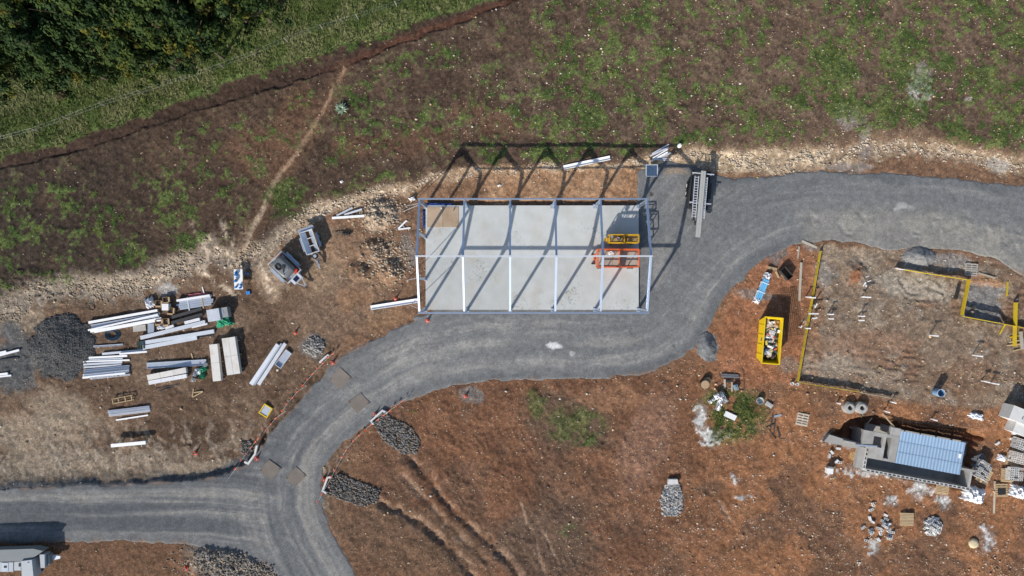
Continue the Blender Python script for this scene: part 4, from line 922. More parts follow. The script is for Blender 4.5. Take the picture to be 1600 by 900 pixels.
for pts, lab in (([(514, 592), (531.5, 574), (550, 591), (530, 609)], 'brown square trench plate nearest the stone heap on the road'), ([(544, 628), (564, 614), (578.5, 630), (557, 646)], 'brown square trench plate in mid road by the upper culvert'),
                 ([(405, 735), (420.5, 718), (440, 732), (424.5, 750)], 'brown square trench plate by the left headwall'), ([(446, 747), (462.5, 729), (479, 743), (461, 761)], 'brown square trench plate by the lower headwall')):
    cx = sum(p[0] for p in pts)/4; cy = sum(p[1] for p in pts)/4; zc = max(gz(p[0], p[1]) for p in pts)
    zc = max(zc, gz(cx, cy))
    o = thing('trench_plate', lab, 'plate', V(cx, cy, zc), group='trench plates on the road')
    loc = [((p[0]-cx)*K, -(p[1]-cy)*K) for p in pts]
    MB().prism(loc[::-1], -.03, .035).build('plate', plate_m, o)
    for q in (loc[0], loc[2]): MB().box((q[0]*.82, q[1]*.82, .042), (.14, .06, .02)).build('lifting_lug', dark_m, o)
def cone(px, py, label, lying=False, h=.6):
    x_, y_ = W(px, py, .3); t = thing('traffic_cone', label, 'cone', (x_, y_, hz(x_, y_)), rnd.random()*3, 'orange traffic cones around the site')
    MB().box((0, 0, .02), (.34, .34, .04)).build('base', orange_p, t)
    MB().lathe([(.14, .04), (.105, .2)], 12).build('body', orange_p, t); MB().lathe([(.106, .2), (.07, .36)], 12).build('band', white_p, t); MB().lathe([(.071, .36), (.03, .56), (0, .56)], 12).build('tip', orange_p, t)
for a in ((459, 520.5, 'orange cone on bare soil above the small stone heap'), (617.5, 467, 'orange cone behind the white channel at the left gable'), (667.5, 501, 'orange cone at the road edge below the left corner of the slab'),
          (519, 567, 'orange cone on the road next to the headwall by the stone heap'), (585.5, 648, 'orange cone on the road side of the upper headwall'), (504, 750, 'orange cone on the road side of the lower headwall'),
          (727, 619.5, 'orange cone on the grey patch below the road'), (399.5, 717.5, 'orange cone at the left headwall'), (299.5, 711, 'orange cone alone in the yard left of the road fork'), (288, 890, 'orange cone at the bottom by the grey rubble')): cone(*a)
def bunting(posts, flags, label):
    t = thing('bunting_line', label, 'bunting', (0, 0, 0)); Hh = .55
    for p in posts:
        q = V(p[0], p[1], gz(*p)); MB().tube(q-Vector((0, 0, .1)), q+Vector((0, 0, Hh+.06)), .02, 6).build('post', timber, t)
    pts = sorted(flags+posts, key=lambda p: (p[1], -p[0]))
    rp = [V(p[0], p[1], gz(*p)+Hh) for p in pts]
    MB().path(rp, .008, 4).build('rope', white_p, t)
    for p in flags:
        x_, y_ = W(p[0], p[1]); zz = hz(x_, y_)+Hh; a = rnd.uniform(0, 6.28)
        m = MB(); c, s_ = math.cos(a), math.sin(a)
        for side in (1, -1):      # flag folded over the rope, two flaring leaves
            dx, dy = -s_*side*.13, c*side*.13
            m.add([(x_-c*.12, y_-s_*.12, zz), (x_+c*.12, y_+s_*.12, zz), (x_+dx, y_+dy, zz-.17), (x_-c*.12, y_-s_*.12, zz-.012), (x_+c*.12, y_+s_*.12, zz-.012), (x_+dx, y_+dy, zz-.185)],
                  [(0, 1, 2), (5, 4, 3), (0, 3, 4, 1), (1, 4, 5, 2), (2, 5, 3, 0)])
        m.build('flag', orange_p, t)
f1 = [(400+a/4, 450+b/4) for a, b in ((486, 407), (457, 428), (424, 465), (392, 497), (358, 532), (326, 569), (294, 606), (262, 644), (229, 683), (197, 720), (166, 764), (124, 812), (95, 848), (63, 885))]
f1b = [(a/4, 675+b/4) for a, b in ((1597, 60), (1570, 95), (1542, 133), (1508, 175), (1481, 221))]
bunting([(523.5, 549), (479, 603), (446, 643), (412, 676)], f1, 'long line of orange bunting flags along the upper road edge')
bunting([(407, 682), (352, 754)], [(403.5, 684.5)]+f1b, 'short line of orange bunting flags behind the left headwall')
f2 = [(400+a/4, 450+b/4) for a, b in ((919, 703), (881, 732), (842, 760), (804, 790), (767, 817), (727, 850), (688, 884))]
f2b = [(400+a/4, 675+b/4) for a, b in ((652, 14), (616, 48), (567, 107), (543, 148), (498, 231), (476, 272), (418, 380), (393, 426))]
bunting([(638, 621), (574, 668)], f2, 'line of orange bunting flags across the upper headwall'); bunting([(568, 674), (494.5, 789)], f2b, 'line of orange bunting flags across the lower headwall')

# ------------------------------------------------------------------ small things in the yard left of the frame
x_, y_ = W(412, 643.5, .3); t = thing('access_hatch', 'yellow framed grey hatch panel in the soil by the bunting line', 'hatch', (x_, y_, hz(x_, y_)), math.radians(-32))
for sx in (-1, 1): MB().box((sx*.42, 0, .12), (.09, 1.05, .24)).build('frame_side', yellow_s, t)
for sy in (-1, 1): MB().box((0, sy*.48, .12), (.74, .09, .2)).build('frame_side', yellow_s, t)
MB().box((0, 0, .1), (.7, .84, .12)).build('panel', galv, t)
x_, y_ = W(441, 561.5, .3); t = thing('metal_tray', 'white rimmed metal tray beside the slanting beams', 'tray', (x_, y_, hz(x_, y_)), ang((432, 575), (452, 548)))
MB().box((0, 0, .03), (1.75, .62, .05)).build('floor', galv, t)
for sx in (-1, 1): MB().box((sx*.86, 0, .15), (.04, .66, .3)).build('side', galv_l, t)
for sy in (-1, 1): MB().box((0, sy*.31, .15), (1.67, .04, .3)).build('side', galv_l, t)
x_, y_ = W(371.5, 436.5, .8); zt = hz(x_, y_); t = thing('white_table', 'long white table carrying blue containers near the tank trailer', 'table', (x_, y_, zt), math.radians(2))
MB().box((0, 0, .74), (.8, 1.86, .05)).build('tabletop', white_p, t)
for sx in (-1, 1):
    for sy in (-1, 1): MB().tube((sx*.33, sy*.82, -.03), (sx*.33, sy*.82, .72), .03, 8).build('leg', galv, t)
for i, (dx, dy, r, h, lab) in enumerate([(-.2, .62, .13, .12, 'low blue tray at the upper end of the white table'), (-.18, .42, .13, .3, 'bright blue jar second from the top of the white table'), (-.17, .08, .12, .22, 'grey-blue jar in the middle of the white table'), (-.2, -.16, .13, .32, 'bright blue jar below the middle of the white table'), (.25, -.5, .1, .2, 'dark blue cup at the right edge of the white table'), (-.2, -.74, .11, .2, 'dark blue cup at the lower left of the white table'), (.2, -.78, .11, .2, 'blue cup at the lower right of the white table')]):
    o = thing('blue_container', lab, 'container', (x_+dx, y_+dy, zt+.765)); MB().lathe([(0, 0), (r*.9, 0), (r, h*.8), (r*.6, h), (0, h)], 12).build('body', blue_p if i not in (2,) else galv, o); MB().lathe([(r*.62, h), (r*.62, h+.04), (0, h+.04)], 10).build('cap', white_p if i == 2 else blue_p, o)
x_, y_ = W(386, 457.5); MB().box((x_, y_, hz(x_, y_)+.1), (.36, .32, .18), .1).build('plastic_box', blue_p, label='small light blue box below the white table', cat='box')
x_, y_ = W(387.5, 428); t = thing('blue_bucket', 'small blue bucket right of the white table', 'bucket', (x_, y_, hz(x_, y_))); MB().lathe([(0, 0), (.12, 0), (.16, .3), (.14, .3), (.1, .03), (0, .03)], 14).build('pail', blue_p, t); MB().path([(-.16, 0, .28), (-.1, 0, .38), (.1, 0, .38), (.16, 0, .28)], .01).build('handle', galv, t)
x_, y_ = W(536, 364.5); t = thing('earth_auger', 'black earth auger lying above the dug soil', 'auger', (x_, y_, hz(x_, y_)+.16), math.radians(-8))
MB().tube((-.75, 0, 0), (.75, 0, 0), .045, 8).build('shaft', dark_m, t)
for i in range(5): MB().tube((.0+i*.15, 0, 0), (.03+i*.15, 0, .0), .17, 12).build('flight', dark_m, t)
for i, (px_, py_, lab) in enumerate(((644.5, 311, 'crumpled white sack outside the top left corner of the frame'), (536, 285, 'small white scrap of plastic on the weeds above the bank'), (780, 290, 'small white scrap behind the frame'))):
    MB().sheet((*W(px_, py_), gz(px_, py_)), .55 if i == 0 else .28, .4 if i == 0 else .2, .3 if i == 0 else .1, .5, 8, 6, 60+i, ragged=.4).build('white_sack' if i == 0 else 'plastic_scrap', white_p, label=lab, cat='sack' if i == 0 else 'scrap')
# tank trailer
x_, y_ = W(449.5, 418); t = thing('water_tank_trailer', 'grey water tank trailer with hose and solar box in the yard', 'trailer', (x_, y_, hz(x_, y_)), math.radians(-44))
MB().box((0, 0, .55), (2.5, 1.25, .1)).build('bed', galv, t)
for sx in (-1, 1): MB().box((sx*1.24, 0, .72), (.06, 1.78, .36)).build('bed_rail', galv_l, t)
for sy in (-1, 1): MB().box((0, sy*.87, .74), (2.42, .05, .3)).build('bed_rail', galv, t)
k = MB(); k.sm = True; N = 20; prof = []
for i in range(13):
    u = -1+2*i/12; rr = (1-abs(u)**5)**.5
    prof.append((u, rr))
vs = []
for j, (u, rr) in enumerate(prof):
    for a in range(N):
        th = 2*math.pi*a/N; cy_, sy_ = math.cos(th), math.sin(th)
        cy_ = math.copysign(abs(cy_)**.6, cy_); sy_ = math.copysign(abs(sy_)**.6, sy_)
        vs.append((cy_*.98*(.72+.28*rr), u*.66, 1.15+sy_*.58*(.72+.28*rr) if 0 < j < 12 else 1.15+sy_*.58*.6))
k.add(vs, [(j*N+a, (j+1)*N+a, (j+1)*N+(a+1) % N, j*N+(a+1) % N) for j in range(12) for a in range(N)]+[tuple(range(N)), tuple(range(13*N-1, 12*N-1, -1))])
tk = k.build('tank', tank_m, t)
MB().lathe([(.2, 1.70), (.2, 1.79), (0, 1.80)], 16, (.12, .1, 0)).build('lid', dark_m, tk)
MB().box((.55, -.05, 1.745), (.06, .7, .03)).build('strap', galv, tk)
for rr in (.2, .26, .32):
    MB().path([Vector((-.2+rr*math.cos(a*.35), -.22+rr*.7*math.sin(a*.35), 1.77+.02*rr)) for a in range(19)], .03, 5).build('hose_loop', black_m, t)
MB().path([Vector(p) for p in ((-.02, -.05, 1.77), (.2, .25, 1.79), (.35, -.1, 1.78), (.6, -.3, 1.74), (.95, -.42, 1.3))], .03, 6).build('hose', black_m, t)
for sy in (-1, 1):
    for sx in (-.42, .42):
        w_ = link('wheel', None, None, t); wheel((sx, sy*1.03, .34), .34, .2, (0, 1, 0), w_)
    k = MB(); k.box((0, sy*1.04, .72), (1.6, .26, .04)); k.box((-.86, sy*1.04, .58), (.04, .26, .24)); k.box((.86, sy*1.04, .58), (.04, .26, .24)); k.build('mudguard', galv, t)
MB().tube((1.02, .62, .6), (1.02, .62, 1.15), .09, 10).build('fire_extinguisher', M('red_paint', (.55, .03, .02), .4), t); MB().box((1.05, .36, .72), (.26, .26, .26)).build('pump', M('red_pump', (.5, .08, .03), .5), t)
MB().box((-1.1, .3, .66), (.14, .6, .14)).build('tail_light_bar', M('red_lens', (.35, .04, .03), .3), t)
bx = MB().box((1.55, .0, .72), (.5, 1.0, .5)).build('toolbox', galv_l, t); MB().box((1.55, .0, .985), (.42, .5, .03)).build('solar_panel', solar, bx)
for sy in (-1, 1): MB().bar((1.25, sy*.55, .5), (2.55, sy*.02, .42), .08, .1).build('drawbar', galv, t)
MB().box((2.62, 0, .46), (.2, .14, .12)).build('coupling', dark_m, t); MB().tube((2.35, .18, -.02), (2.35, .18, .55), .035, 8).build('jockey_leg', galv, t)
# hopper trailer
x_, y_ = W(488, 379); t = thing('hopper_trailer', 'narrow galvanised hopper trailer with spare wheel beside the tank trailer', 'trailer', (x_, y_, hz(x_, y_)), math.radians(-71))
for sy in (-1, 1):
    k = MB(); k.add([(-1.05, sy*.58, 1.0), (1.05, sy*.58, 1.0), (1.05, sy*.16, .55), (-1.05, sy*.16, .55), (-1.05, sy*.60, .97), (1.05, sy*.60, .97), (1.05, sy*.18, .52), (-1.05, sy*.18, .52)],
                    [(0, 1, 2, 3), (7, 6, 5, 4), (0, 4, 5, 1), (2, 6, 7, 3), (1, 5, 6, 2), (3, 7, 4, 0)]); k.build('sloping_side', galv, t)
    MB().box((0, sy*.6, 1.02), (2.16, .05, .05)).build('top_rail', galv_l, t)
    for sx in (-.32, .32):
        w_ = link('wheel', None, None, t); wheel((sx, sy*.78, .3), .3, .18, (0, 1, 0), w_)
    MB().box((0, sy*.77, .64), (1.35, .22, .04)).build('mudguard', galv, t)
MB().box((0, 0, .5), (2.1, .34, .04)).build('floor', rust, t)
for sx in (-1.06, 1.06): MB().box((sx, 0, .8), (.04, 1.2, .46)).build('end_panel', galv_l, t)
for sx in (-.36, .36): MB().box((sx, 0, .72), (.07, .62, .05)).build('cross_brace', galv_l, t)
MB().box((-1.25, .05, .85), (.3, 1.5, .05)).build('tailgate_flap', galv, t)
w_ = link('spare_wheel', None, None, t); wheel((1.38, 0, .66), .27, .18, (0, 0, 1), w_)
for sy in (-1, 1): MB().bar((1.0, sy*.3, .45), (2.4, sy*.02, .42), .07, .1).build('drawbar', galv, t)
MB().box((2.48, 0, .45), (.24, .12, .12)).build('coupling', galv, t); MB().box((2.0, 0, .56), (.35, .16, .2)).build('winch', grey_p, t); MB().tube((2.2, .15, -.05), (2.2, .15, .5), .03, 8).build('jockey_leg', galv, t)

# ------------------------------------------------------------------ things behind and right of the frame
x_, y_ = W(1018.5, 266.5, .9); t = thing('framed_solar_panel', 'square white framed solar panel on a low stand behind the frame', 'solar panel', (x_, y_, hz(x_, y_)), 0)
for i in range(6):
    for j in range(4): MB().box((-.40+i*.16, -.36+j*.24, .84), (.15, .23, .03)).build('cell', M('solar_blue', (.07, .12, .2), .25, .2, .2, 3), t)
for sx in (-1, 1): MB().box((sx*.52, 0, .85), (.07, 1.12, .06)).build('frame_side', galv_l, t)
for sy in (-1, 1): MB().box((0, sy*.53, .85), (.97, .07, .055)).build('frame_side', galv_l, t)
for sx in (-1, 1):
    for sy in (-1, 1): MB().tube((sx*.45, sy*.48, -.03), (sx*.45, sy*.48, .82), .025, 6).build('leg', galv, t)
x_, y_ = W(1059, 230); t = thing('white_drum', 'small white drum at the bank behind the framed panel', 'drum', (x_, y_, hz(x_, y_))); MB().lathe([(0, -.03), (.17, -.03), (.19, .1), (.19, .38), (.15, .44), (0, .44)], 16).build('body', white_p, t); MB().lathe([(.06, .44), (.06, .48), (0, .48)], 10, (.06, 0, 0)).build('cap', white_p, t)
# flatbed trailer with long channels
a0 = ang((1086, 330), (1092, 268)); x_, y_ = W(1089, 299); t = thing('flatbed_trailer', 'black flatbed trailer with headboard rack behind the frame', 'trailer', (x_, y_, hz(x_, y_)), a0); tz = hz(x_, y_)
MB().box((0, 0, .62), (3.6, 1.75, .12)).build('deck', dark_m, t)
for sy in (-1, 1): MB().box((0, sy*.86, .8), (3.6, .05, .3)).build('side_board', dark_m, t)
for sx in (-1.3, 1.4):
    for sy in (-.8, .8): MB().box((sx, sy, 1.1), (.07, .07, .9)).build('rack_post', galv, t)
    MB().box((sx, 0, 1.58), (.08, 2.0, .07)).build('rack_bar', galv_l, t)
for sy in (-1, 1):
    for sx in (-.35, .38):
        w_ = link('wheel', None, None, t); wheel((sx, sy*1.0, .33), .33, .2, (0, 1, 0), w_, rim=white_p)
    MB().box((0, sy*1.0, .72), (1.5, .26, .04)).build('mudguard', dark_m, t)
for sy in (-1, 1): MB().bar((-1.75, sy*.5, .5), (-3.0, sy*.02, .42), .09, .1).build('drawbar', dark_m, t)
MB().box((-3.1, 0, .44), (.24, .14, .14)).build('coupling', dark_m, t); MB().tube((-2.75, .2, -.03), (-2.75, .2, .6), .035, 8).build('jockey_leg', dark_m, t)
zl = tz+1.62
for i, (a, b, lab) in enumerate((((1097.5, 267), (1088.5, 370), 'left grey steel channel of the long pair on the black trailer'), ((1101, 267.5), (1092, 370.5), 'right grey steel channel of the long pair on the black trailer'))):
    MB().prof(V(a[0], a[1], zl+.16), V(b[0], b[1], zl+.16), .19, .2, .02, 'U' if 0 else 'box').build('steel_channel', M('grey_primer', (.40, .40, .38), .6, .1, .1, 3), label=lab, cat='channel')
for (a, b, w_, lab) in (((1089, 275), (1084, 340), .34, 'wide aluminium ladder left of the channels on the black trailer'), ((1104.5, 277), (1099, 342), .14, 'narrow aluminium ladder right of the channels on the black trailer')):
    t = thing('ladder', lab, 'ladder', (0, 0, 0)); p = V(a[0], a[1], zl+.06); q = V(b[0], b[1], zl+.06); d = (q-p).normalized(); n_ = Vector((-d.y, d.x, 0))
    for s_ in (-1, 1): MB().bar(p+n_*s_*w_/2, q+n_*s_*w_/2, .05, .08).build('stile', galv_l, t)
    nr = 16
    for i in range(nr):
        c_ = p+(q-p)*((i+.5)/nr); MB().bar(c_-n_*(w_/2-.02), c_+n_*(w_/2-.02), .05, .035).build('rung', galv_l, t)

# ------------------------------------------------------------------ skip, blue pack, boards east of the road
rzs = ang((1204, 568), (1210, 493)); x_, y_ = W(1197.5, 530.5); zs = hz(x_, y_)
t = thing('waste_skip', 'yellow steel waste skip full of rubbish east of the road', 'skip', (x_, y_, zs), rzs)
Lb, Lt, Wb, Hh = 3.5, 4.25, 1.62, 1.45
k = MB()
def skip_panel(pts, th, name):
    c = Vector((0, 0, Hh/2)); n_ = (Vector(pts[1])-Vector(pts[0])).cross(Vector(pts[2])-Vector(pts[0])).normalized()*th
    o = [Vector(p) for p in pts]; i_ = [p+n_ for p in o]
    MB().add(o+i_, [(0, 1, 2, 3), (7, 6, 5, 4), (0, 4, 5, 1), (1, 5, 6, 2), (2, 6, 7, 3), (3, 7, 4, 0)]).build(name, yellow_s, t)
MB().box((0, 0, .09), (Lb, Wb-.02, .1)).build('floor', rust, t)
for sy in (-1, 1):
    k = MB(); a_, b_ = sy*Wb/2, sy*(Wb/2-.05)
    prof_ = [(-Lb/2, .05), (Lb/2, .05), (Lt/2, Hh), (-Lt/2, Hh)]
    k.add([(p[0], a_, p[1]) for p in prof_]+[(p[0], b_, p[1]) for p in prof_], [(0, 1, 2, 3), (7, 6, 5, 4), (0, 4, 5, 1), (1, 5, 6, 2), (2, 6, 7, 3), (3, 7, 4, 0)]); k.build('side', yellow_s, t)
    MB().box((0, sy*(Wb/2-.0), Hh+.03), (Lt+.08, .11, .08)).build('rim', yellow_s, t)
    for xx in (-1.35, -.45, .45, 1.35): MB().box((xx, sy*(Wb/2+.018), Hh*.52), (.09, .03, Hh*.88)).build('rib', yellow_s, t)
for sx in (-1, 1):
    k = MB(); k.add([(sx*Lb/2, y, .05) for y in (-Wb/2+.06, Wb/2-.06)]+[(sx*Lt/2, y, Hh) for y in (Wb/2-.06, -Wb/2+.06)]+[(sx*(Lb/2-.05), y, .05) for y in (-Wb/2+.06, Wb/2-.06)]+[(sx*(Lt/2-.05), y, Hh) for y in (Wb/2-.06, -Wb/2+.06)],
        [(0, 1, 2, 3), (7, 6, 5, 4), (0, 4, 5, 1), (1, 5, 6, 2), (2, 6, 7, 3), (3, 7, 4, 0)]); k.build('end_wall', yellow_s, t)
    MB().box((sx*(Lt/2), 0, Hh+.03), (.1, Wb-.1, .078)).build('rim', yellow_s, t)
rub = []; cb = []
rd = random.Random(5); mbr = MB()
pal = [(.65, .66, .68), (.7, .68, .64), (.04, .045, .05), (.45, .30, .18), (.05, .09, .16), (.30, .31, .32), (.5, .12, .08), (.09, .14, .10), (.62, .63, .66), (.02, .02, .025), (.55, .42, .28), (.6, .5, .1)]
ca_, sa_ = math.cos(rzs), math.sin(rzs); cc_ = []
for i in range(210):
    lx_ = rd.uniform(-1.55, 1.85); ly_ = rd.uniform(-.6, .6); hgt = .75+.3*(1-(ly_/.7)**2)+.22*rd.random()
    s0 = rd.uniform(.12, .34); n0 = len(mbr.v)
    if rd.random() < .5: mbr.box((lx_, ly_, hgt), (s0*1.6, s0*.8, .06+.1*rd.random()), m=Matrix.Rotation(rd.uniform(0, 6.28), 3, 'Z') @ Matrix.Rotation(rd.uniform(-.6, .6), 3, 'X'))
    else: mbr.rock((lx_, ly_, hgt), s0*.6, (1, 1, .6), rd)
    p_ = pal[rd.randrange(len(pal))] if lx_ < 1.2 else pal[[3, 10, 1, 8, 3][rd.randrange(5)]]
    cc_ += [p_]*(len(mbr.v)-n0)
n0 = len(mbr.v); mbr.box((.1, 0, .45), (3.5, 1.4, .5)); cc_ += [(.05, .05, .05)]*8
me = mbr.mesh('rubbish'); ca = me.color_attributes.new('Col', 'FLOAT_COLOR', 'POINT'); ca.data.foreach_set('color', np.concatenate([np.array(cc_), np.ones((len(cc_), 1))], 1).astype(np.float32).ravel())
link('rubbish', me, MA('mixed_rubbish', .2, 6, 0, rough=.6), kind='stuff', label='mixed rubbish heaped inside the yellow skip', cat='rubbish', loc=(x_, y_, zs), rz=rzs)
a, b = (1183.5, 469), (1203, 424); rz_ = ang(a, b); x_, y_ = W(1193.5, 447, .4); t = thing('wrapped_pipe_pack', 'sky blue and white wrapped pack of pipes above the yellow skip', 'pack', (x_, y_, hz(x_, y_)), rz_)
sky_b = M('sky_blue_wrap', (.16, .46, .72), .35, 0, .15, 3)
for yy, m_ in ((-.21, sky_b), (.0, sky_b), (.22, wrap_m)):
    MB().tube((-1.4, yy, .2), (.75, yy, .2), .11, 12).build('pipe', m_, t); MB().tube((-1.3, yy*.9, .39), (.65, yy*.9, .39), .1, 12).build('pipe', sky_b, t)
MB().sheet((1.0, 0, 0), .75, .62, .5, 0, 8, 8, 71, ragged=.1).build('end_wrap', wrap_m, t); MB().sheet((-1.45, 0, 0), .5, .6, .45, 0, 8, 8, 72, ragged=.2).build('end_wrap', wrap_m, t)
for xx in (-.6, .3): MB().box((xx, 0, .25), (.06, .72, .52)).build('strap', wrap_m, t)
x_, y_ = W(1229, 427, .5); t = thing('storage_box', 'dark open storage box with boards above the yellow skip', 'box', (x_, y_, hz(x_, y_)), math.radians(-50))
for sy in (-1, 1): MB().box((0, sy*.3, .28), (1.2, .04, .55)).build('side', dark_m, t)
for sx in (-1, 1): MB().box((sx*.58, 0, .27), (.04, .55, .54)).build('end', dark_m, t)
MB().box((0, 0, .03), (1.1, .5, .05)).build('floor', rust, t)
plank((1199.5, 418), (1214, 421), 4, .12, timber, 'thick pale timber offcut at the end of the blue pack'); plank((1221, 429), (1230, 437), 2, .06, timber_g, 'grey board leaning by the dark box'); plank((1212, 424), (1217, 434), 2.4, .08, timber, 'short timber block between blue pack and dark box')
plank((1252, 410), (1249, 470), 3.4, .07, timber_g, 'long pale plank lying between the skip and the yellow boards'); plank((1253, 376.5), (1277, 387), 3.2, .07, timber_g, 'pale plank at the corner by the road'); plank((1248.5, 385), (1246.5, 404), 2.4, .05, timber_g, 'short pale plank above the long pale plank')
# set-out boards on pegs round the house pad
def board_run(pts, label, seg=1.05, h=.42, th=.04, mat=yellow_b, z=.12):
    t = thing('set_out_board', label, 'board', (0, 0, 0))
    for a, b in zip(pts[:-1], pts[1:]):
        p = V(*a); q = V(*b); L = (q-p).length; n_ = max(1, round(L/seg)); d = (q-p)/n_
        zc = sum(gz(a[0]+(b[0]-a[0])*f, a[1]+(b[1]-a[1])*f) for f in (0, .25, .5, .75, 1))/5
        zz = max(zc, -.2)+z+h/2; dn = d.normalized()
        for i in range(n_):
            s_ = p+d*i; e_ = p+d*(i+1); s_ = s_+dn*.03; e_ = e_-dn*.03; s_.z = e_.z = zz
            MB().bar(s_, e_, th, h).build('board', mat, t)
        for i in range(n_+1):
            c_ = p+d*i; nrm = Vector((-dn.y, dn.x, 0)); c_ = c_+nrm*.055+(dn*.06 if i == 0 else (-dn*.06 if i == n_ else Vector()))
            g0 = hz(c_.x, c_.y); MB().bar((c_.x, c_.y, g0-.15), (c_.x, c_.y, zz+h/2+.02), .05, .05).build('peg', timber_g, t)
    return t
board_run([(1279.5, 392), (1244, 596)], 'long yellow board run on the left side of the house pad', 1.1)
board_run([(1246, 596.5), (1343, 612)], 'thin yellow board run along the bottom of the house pad', 1.5, .36)
board_run([(1342.5, 612.8), (1391, 621.5)], 'pale unpainted board continuing the bottom yellow run', 3, .3, .035, timber_g)
board_run([(1410, 422), (1509, 437.5)], 'yellow board run above the grey pad below the sand heap', 2, .45)
board_run([(1396.5, 419.5), (1409.5, 421.8)], 'short white board at the left end of the upper yellow run', 2, .4, .04, white_p)
board_run([(1510, 436), (1499, 492.5)], 'yellow board run on the left side of the footing pit', 3.5, .5)
board_run([(1500, 494), (1612, 515)], 'yellow board run along the lower side of the footing pit', 3, .4)
board_run([(1582.5, 472), (1580.5, 541)], 'upright yellow board run right of the footing pit', 4.2, .5)
plank((1574.5, 440), (1573, 463), 2.4, .08, yellow_b, 'short dull yellow plank at the right of the footing pit'); plank((1570.5, 506), (1562, 522), 2.4, .08, yellow_b, 'short yellow plank slanting below the footing pit')
plank((1529, 426.5), (1555, 434.5), 2.2, .07, timber_g, 'pale plank right of the grey pallet')
plank((1253, 388), (1260, 389), 1.2, .05, timber, 'thin batten near the top of the long yellow run') if 0 else None
for i, (a, b, w_) in enumerate((((1595, 518), (1597.5, 546), 5), ((1577, 535), (1600, 530), 2), ((1574, 540), (1598, 537), 2), ((1584, 548), (1604, 543), 1.8), ((1578, 527), (1596, 524), 1.6))):
    plank(a, b, w_, .08, [timber_g, timber_g, timber, timber, yellow_b][i], ['thick pale post of the timber pile at the right edge', 'upper grey batten of the timber pile at the right edge', 'lower left batten of the timber pile at the right edge', 'lowest batten of the timber pile at the right edge', 'yellow batten of the timber pile at the right edge'][i], 'timber', z=.09 if i == 0 else 0)
x_, y_ = W(1497, 456, .2); t = thing('drain_pipe_bundle', 'black ribbed drain pipe bundle beside the footing pit', 'pipe', (x_, y_, hz(x_, y_)), math.radians(76))
for i in range(8): MB().tube((-.62+i*.16, 0, .14), (-.53+i*.16, 0, .14), .16, 12).build('rib', dark_m, t)
MB().tube((-.7, 0, .14), (.72, 0, .14), .12, 12).build('pipe_body', black_m, t)
for i, (px_, py_) in enumerate(((1506, 482), (1527, 481), (1524, 488))):
    MB().rock((*W(px_, py_), gz(px_, py_)+.1), .2, (1, 1, .8)).build('sand_bag', timber, label=['tan bag in the left corner of the footing pit', 'upper tan bag on the floor of the footing pit', 'lower tan bag on the floor of the footing pit'][i], cat='bag')
# reinforcement mesh
t = thing('reinforcement_mesh', 'rusty reinforcement mesh lying between the skip and the yellow boards', 'mesh', V(1236, 490, gz(1236, 490)), math.radians(-82))
k = MB()
for i in range(24): MB().tube((-2.35+i*.2, -.8, .07), (-2.35+i*.2, .8, .07), .018, 4).build('bar', mesh_grid, t)
for i in range(9): MB().tube((-2.4, -.76+i*.19, .09), (2.3, -.76+i*.19, .09), .018, 4).build('bar', mesh_grid, t)
# plumbing risers
def riser(px, py, h, label, rz, tee=.36):
    x_, y_ = W(px, py, h); zz = hz(x_, y_); t = thing('pipe_riser', label, 'pipe', (x_, y_, zz), math.radians(rz), 'white drainage risers on the house pad')
    MB().tube((0, 0, -.1), (0, 0, h-.04), .055, 8).build('stem', white_p, t); MB().tube((-tee/2, 0, h), (tee/2, 0, h), .06, 8).build('tee', white_p, t); MB().tube((tee/2-.02, 0, h), (tee/2+.03, 0, h), .075, 8).build('collar', white_p, t)
for a in ((1264, 464, .7, 'left white riser of the pair crossing the top of the long yellow run', 0), (1271, 465, .7, 'right white riser of the pair crossing the top of the long yellow run', 0), (1275, 478, .8, 'white riser inside the yellow run just above the wide tee', 60, .4), (1271, 490, .9, 'widest white tee riser crossing the long yellow run', 0, .85), (1273, 497, .6, 'white riser right below the wide tee', 10, .42),
          (1299, 491, .8, 'upper white riser of the pair near the left of the pad', 5), (1299, 498, .6, 'lower white riser of the pair near the left of the pad', 0), (1348, 494, .8, 'upper white riser of the pair in the middle of the pad', 0), (1347, 500.5, .6, 'lower white riser of the pair in the middle of the pad', 0), (1354, 464, .9, 'long white riser below the red soil patch', -5, .75),
          (1263, 513, .7, 'white riser crossing the middle of the long yellow run', 0), (1252, 511, .5, 'white riser stub left of the long yellow run', 60, .2), (1461, 524.5, .9, 'white riser left below the footing pit', -4, .5), (1529.5, 556, .9, 'white riser at the right below the footing pit', -4, .62), (1542, 596.5, .7, 'left white riser of the pair at the lower right of the pad', -12, .5), (1555.5, 599.5, .7, 'right white riser of the pair at the lower right of the pad', -8, .62),
          (1397, 629, .6, 'white riser right of the unpainted board end', -15, .4), (1387, 643.5, .6, 'white riser at the upper edge of the excavation', -15, .4), (1463.5, 657, .6, 'white riser above the blue deck at the excavation edge', -15, .4), (1311, 630.5, .4, 'white riser stub left of the concrete rings', -5, .28)): riser(*a)
for i, (a, b) in enumerate((((1352, 441), (1354, 448)), ((1353, 433), (1358, 431)), ((1356, 440), (1361, 438)), ((1349, 447), (1352, 441)))): plank(a, b, 1.5, .07, white_p, ['upright white pipe offcut on the pad by the red patch', 'top white pipe offcut by the red patch', 'right white pipe offcut by the red patch', 'lower white pipe offcut by the red patch'][i], 'pipe', 'pipe_offcut')
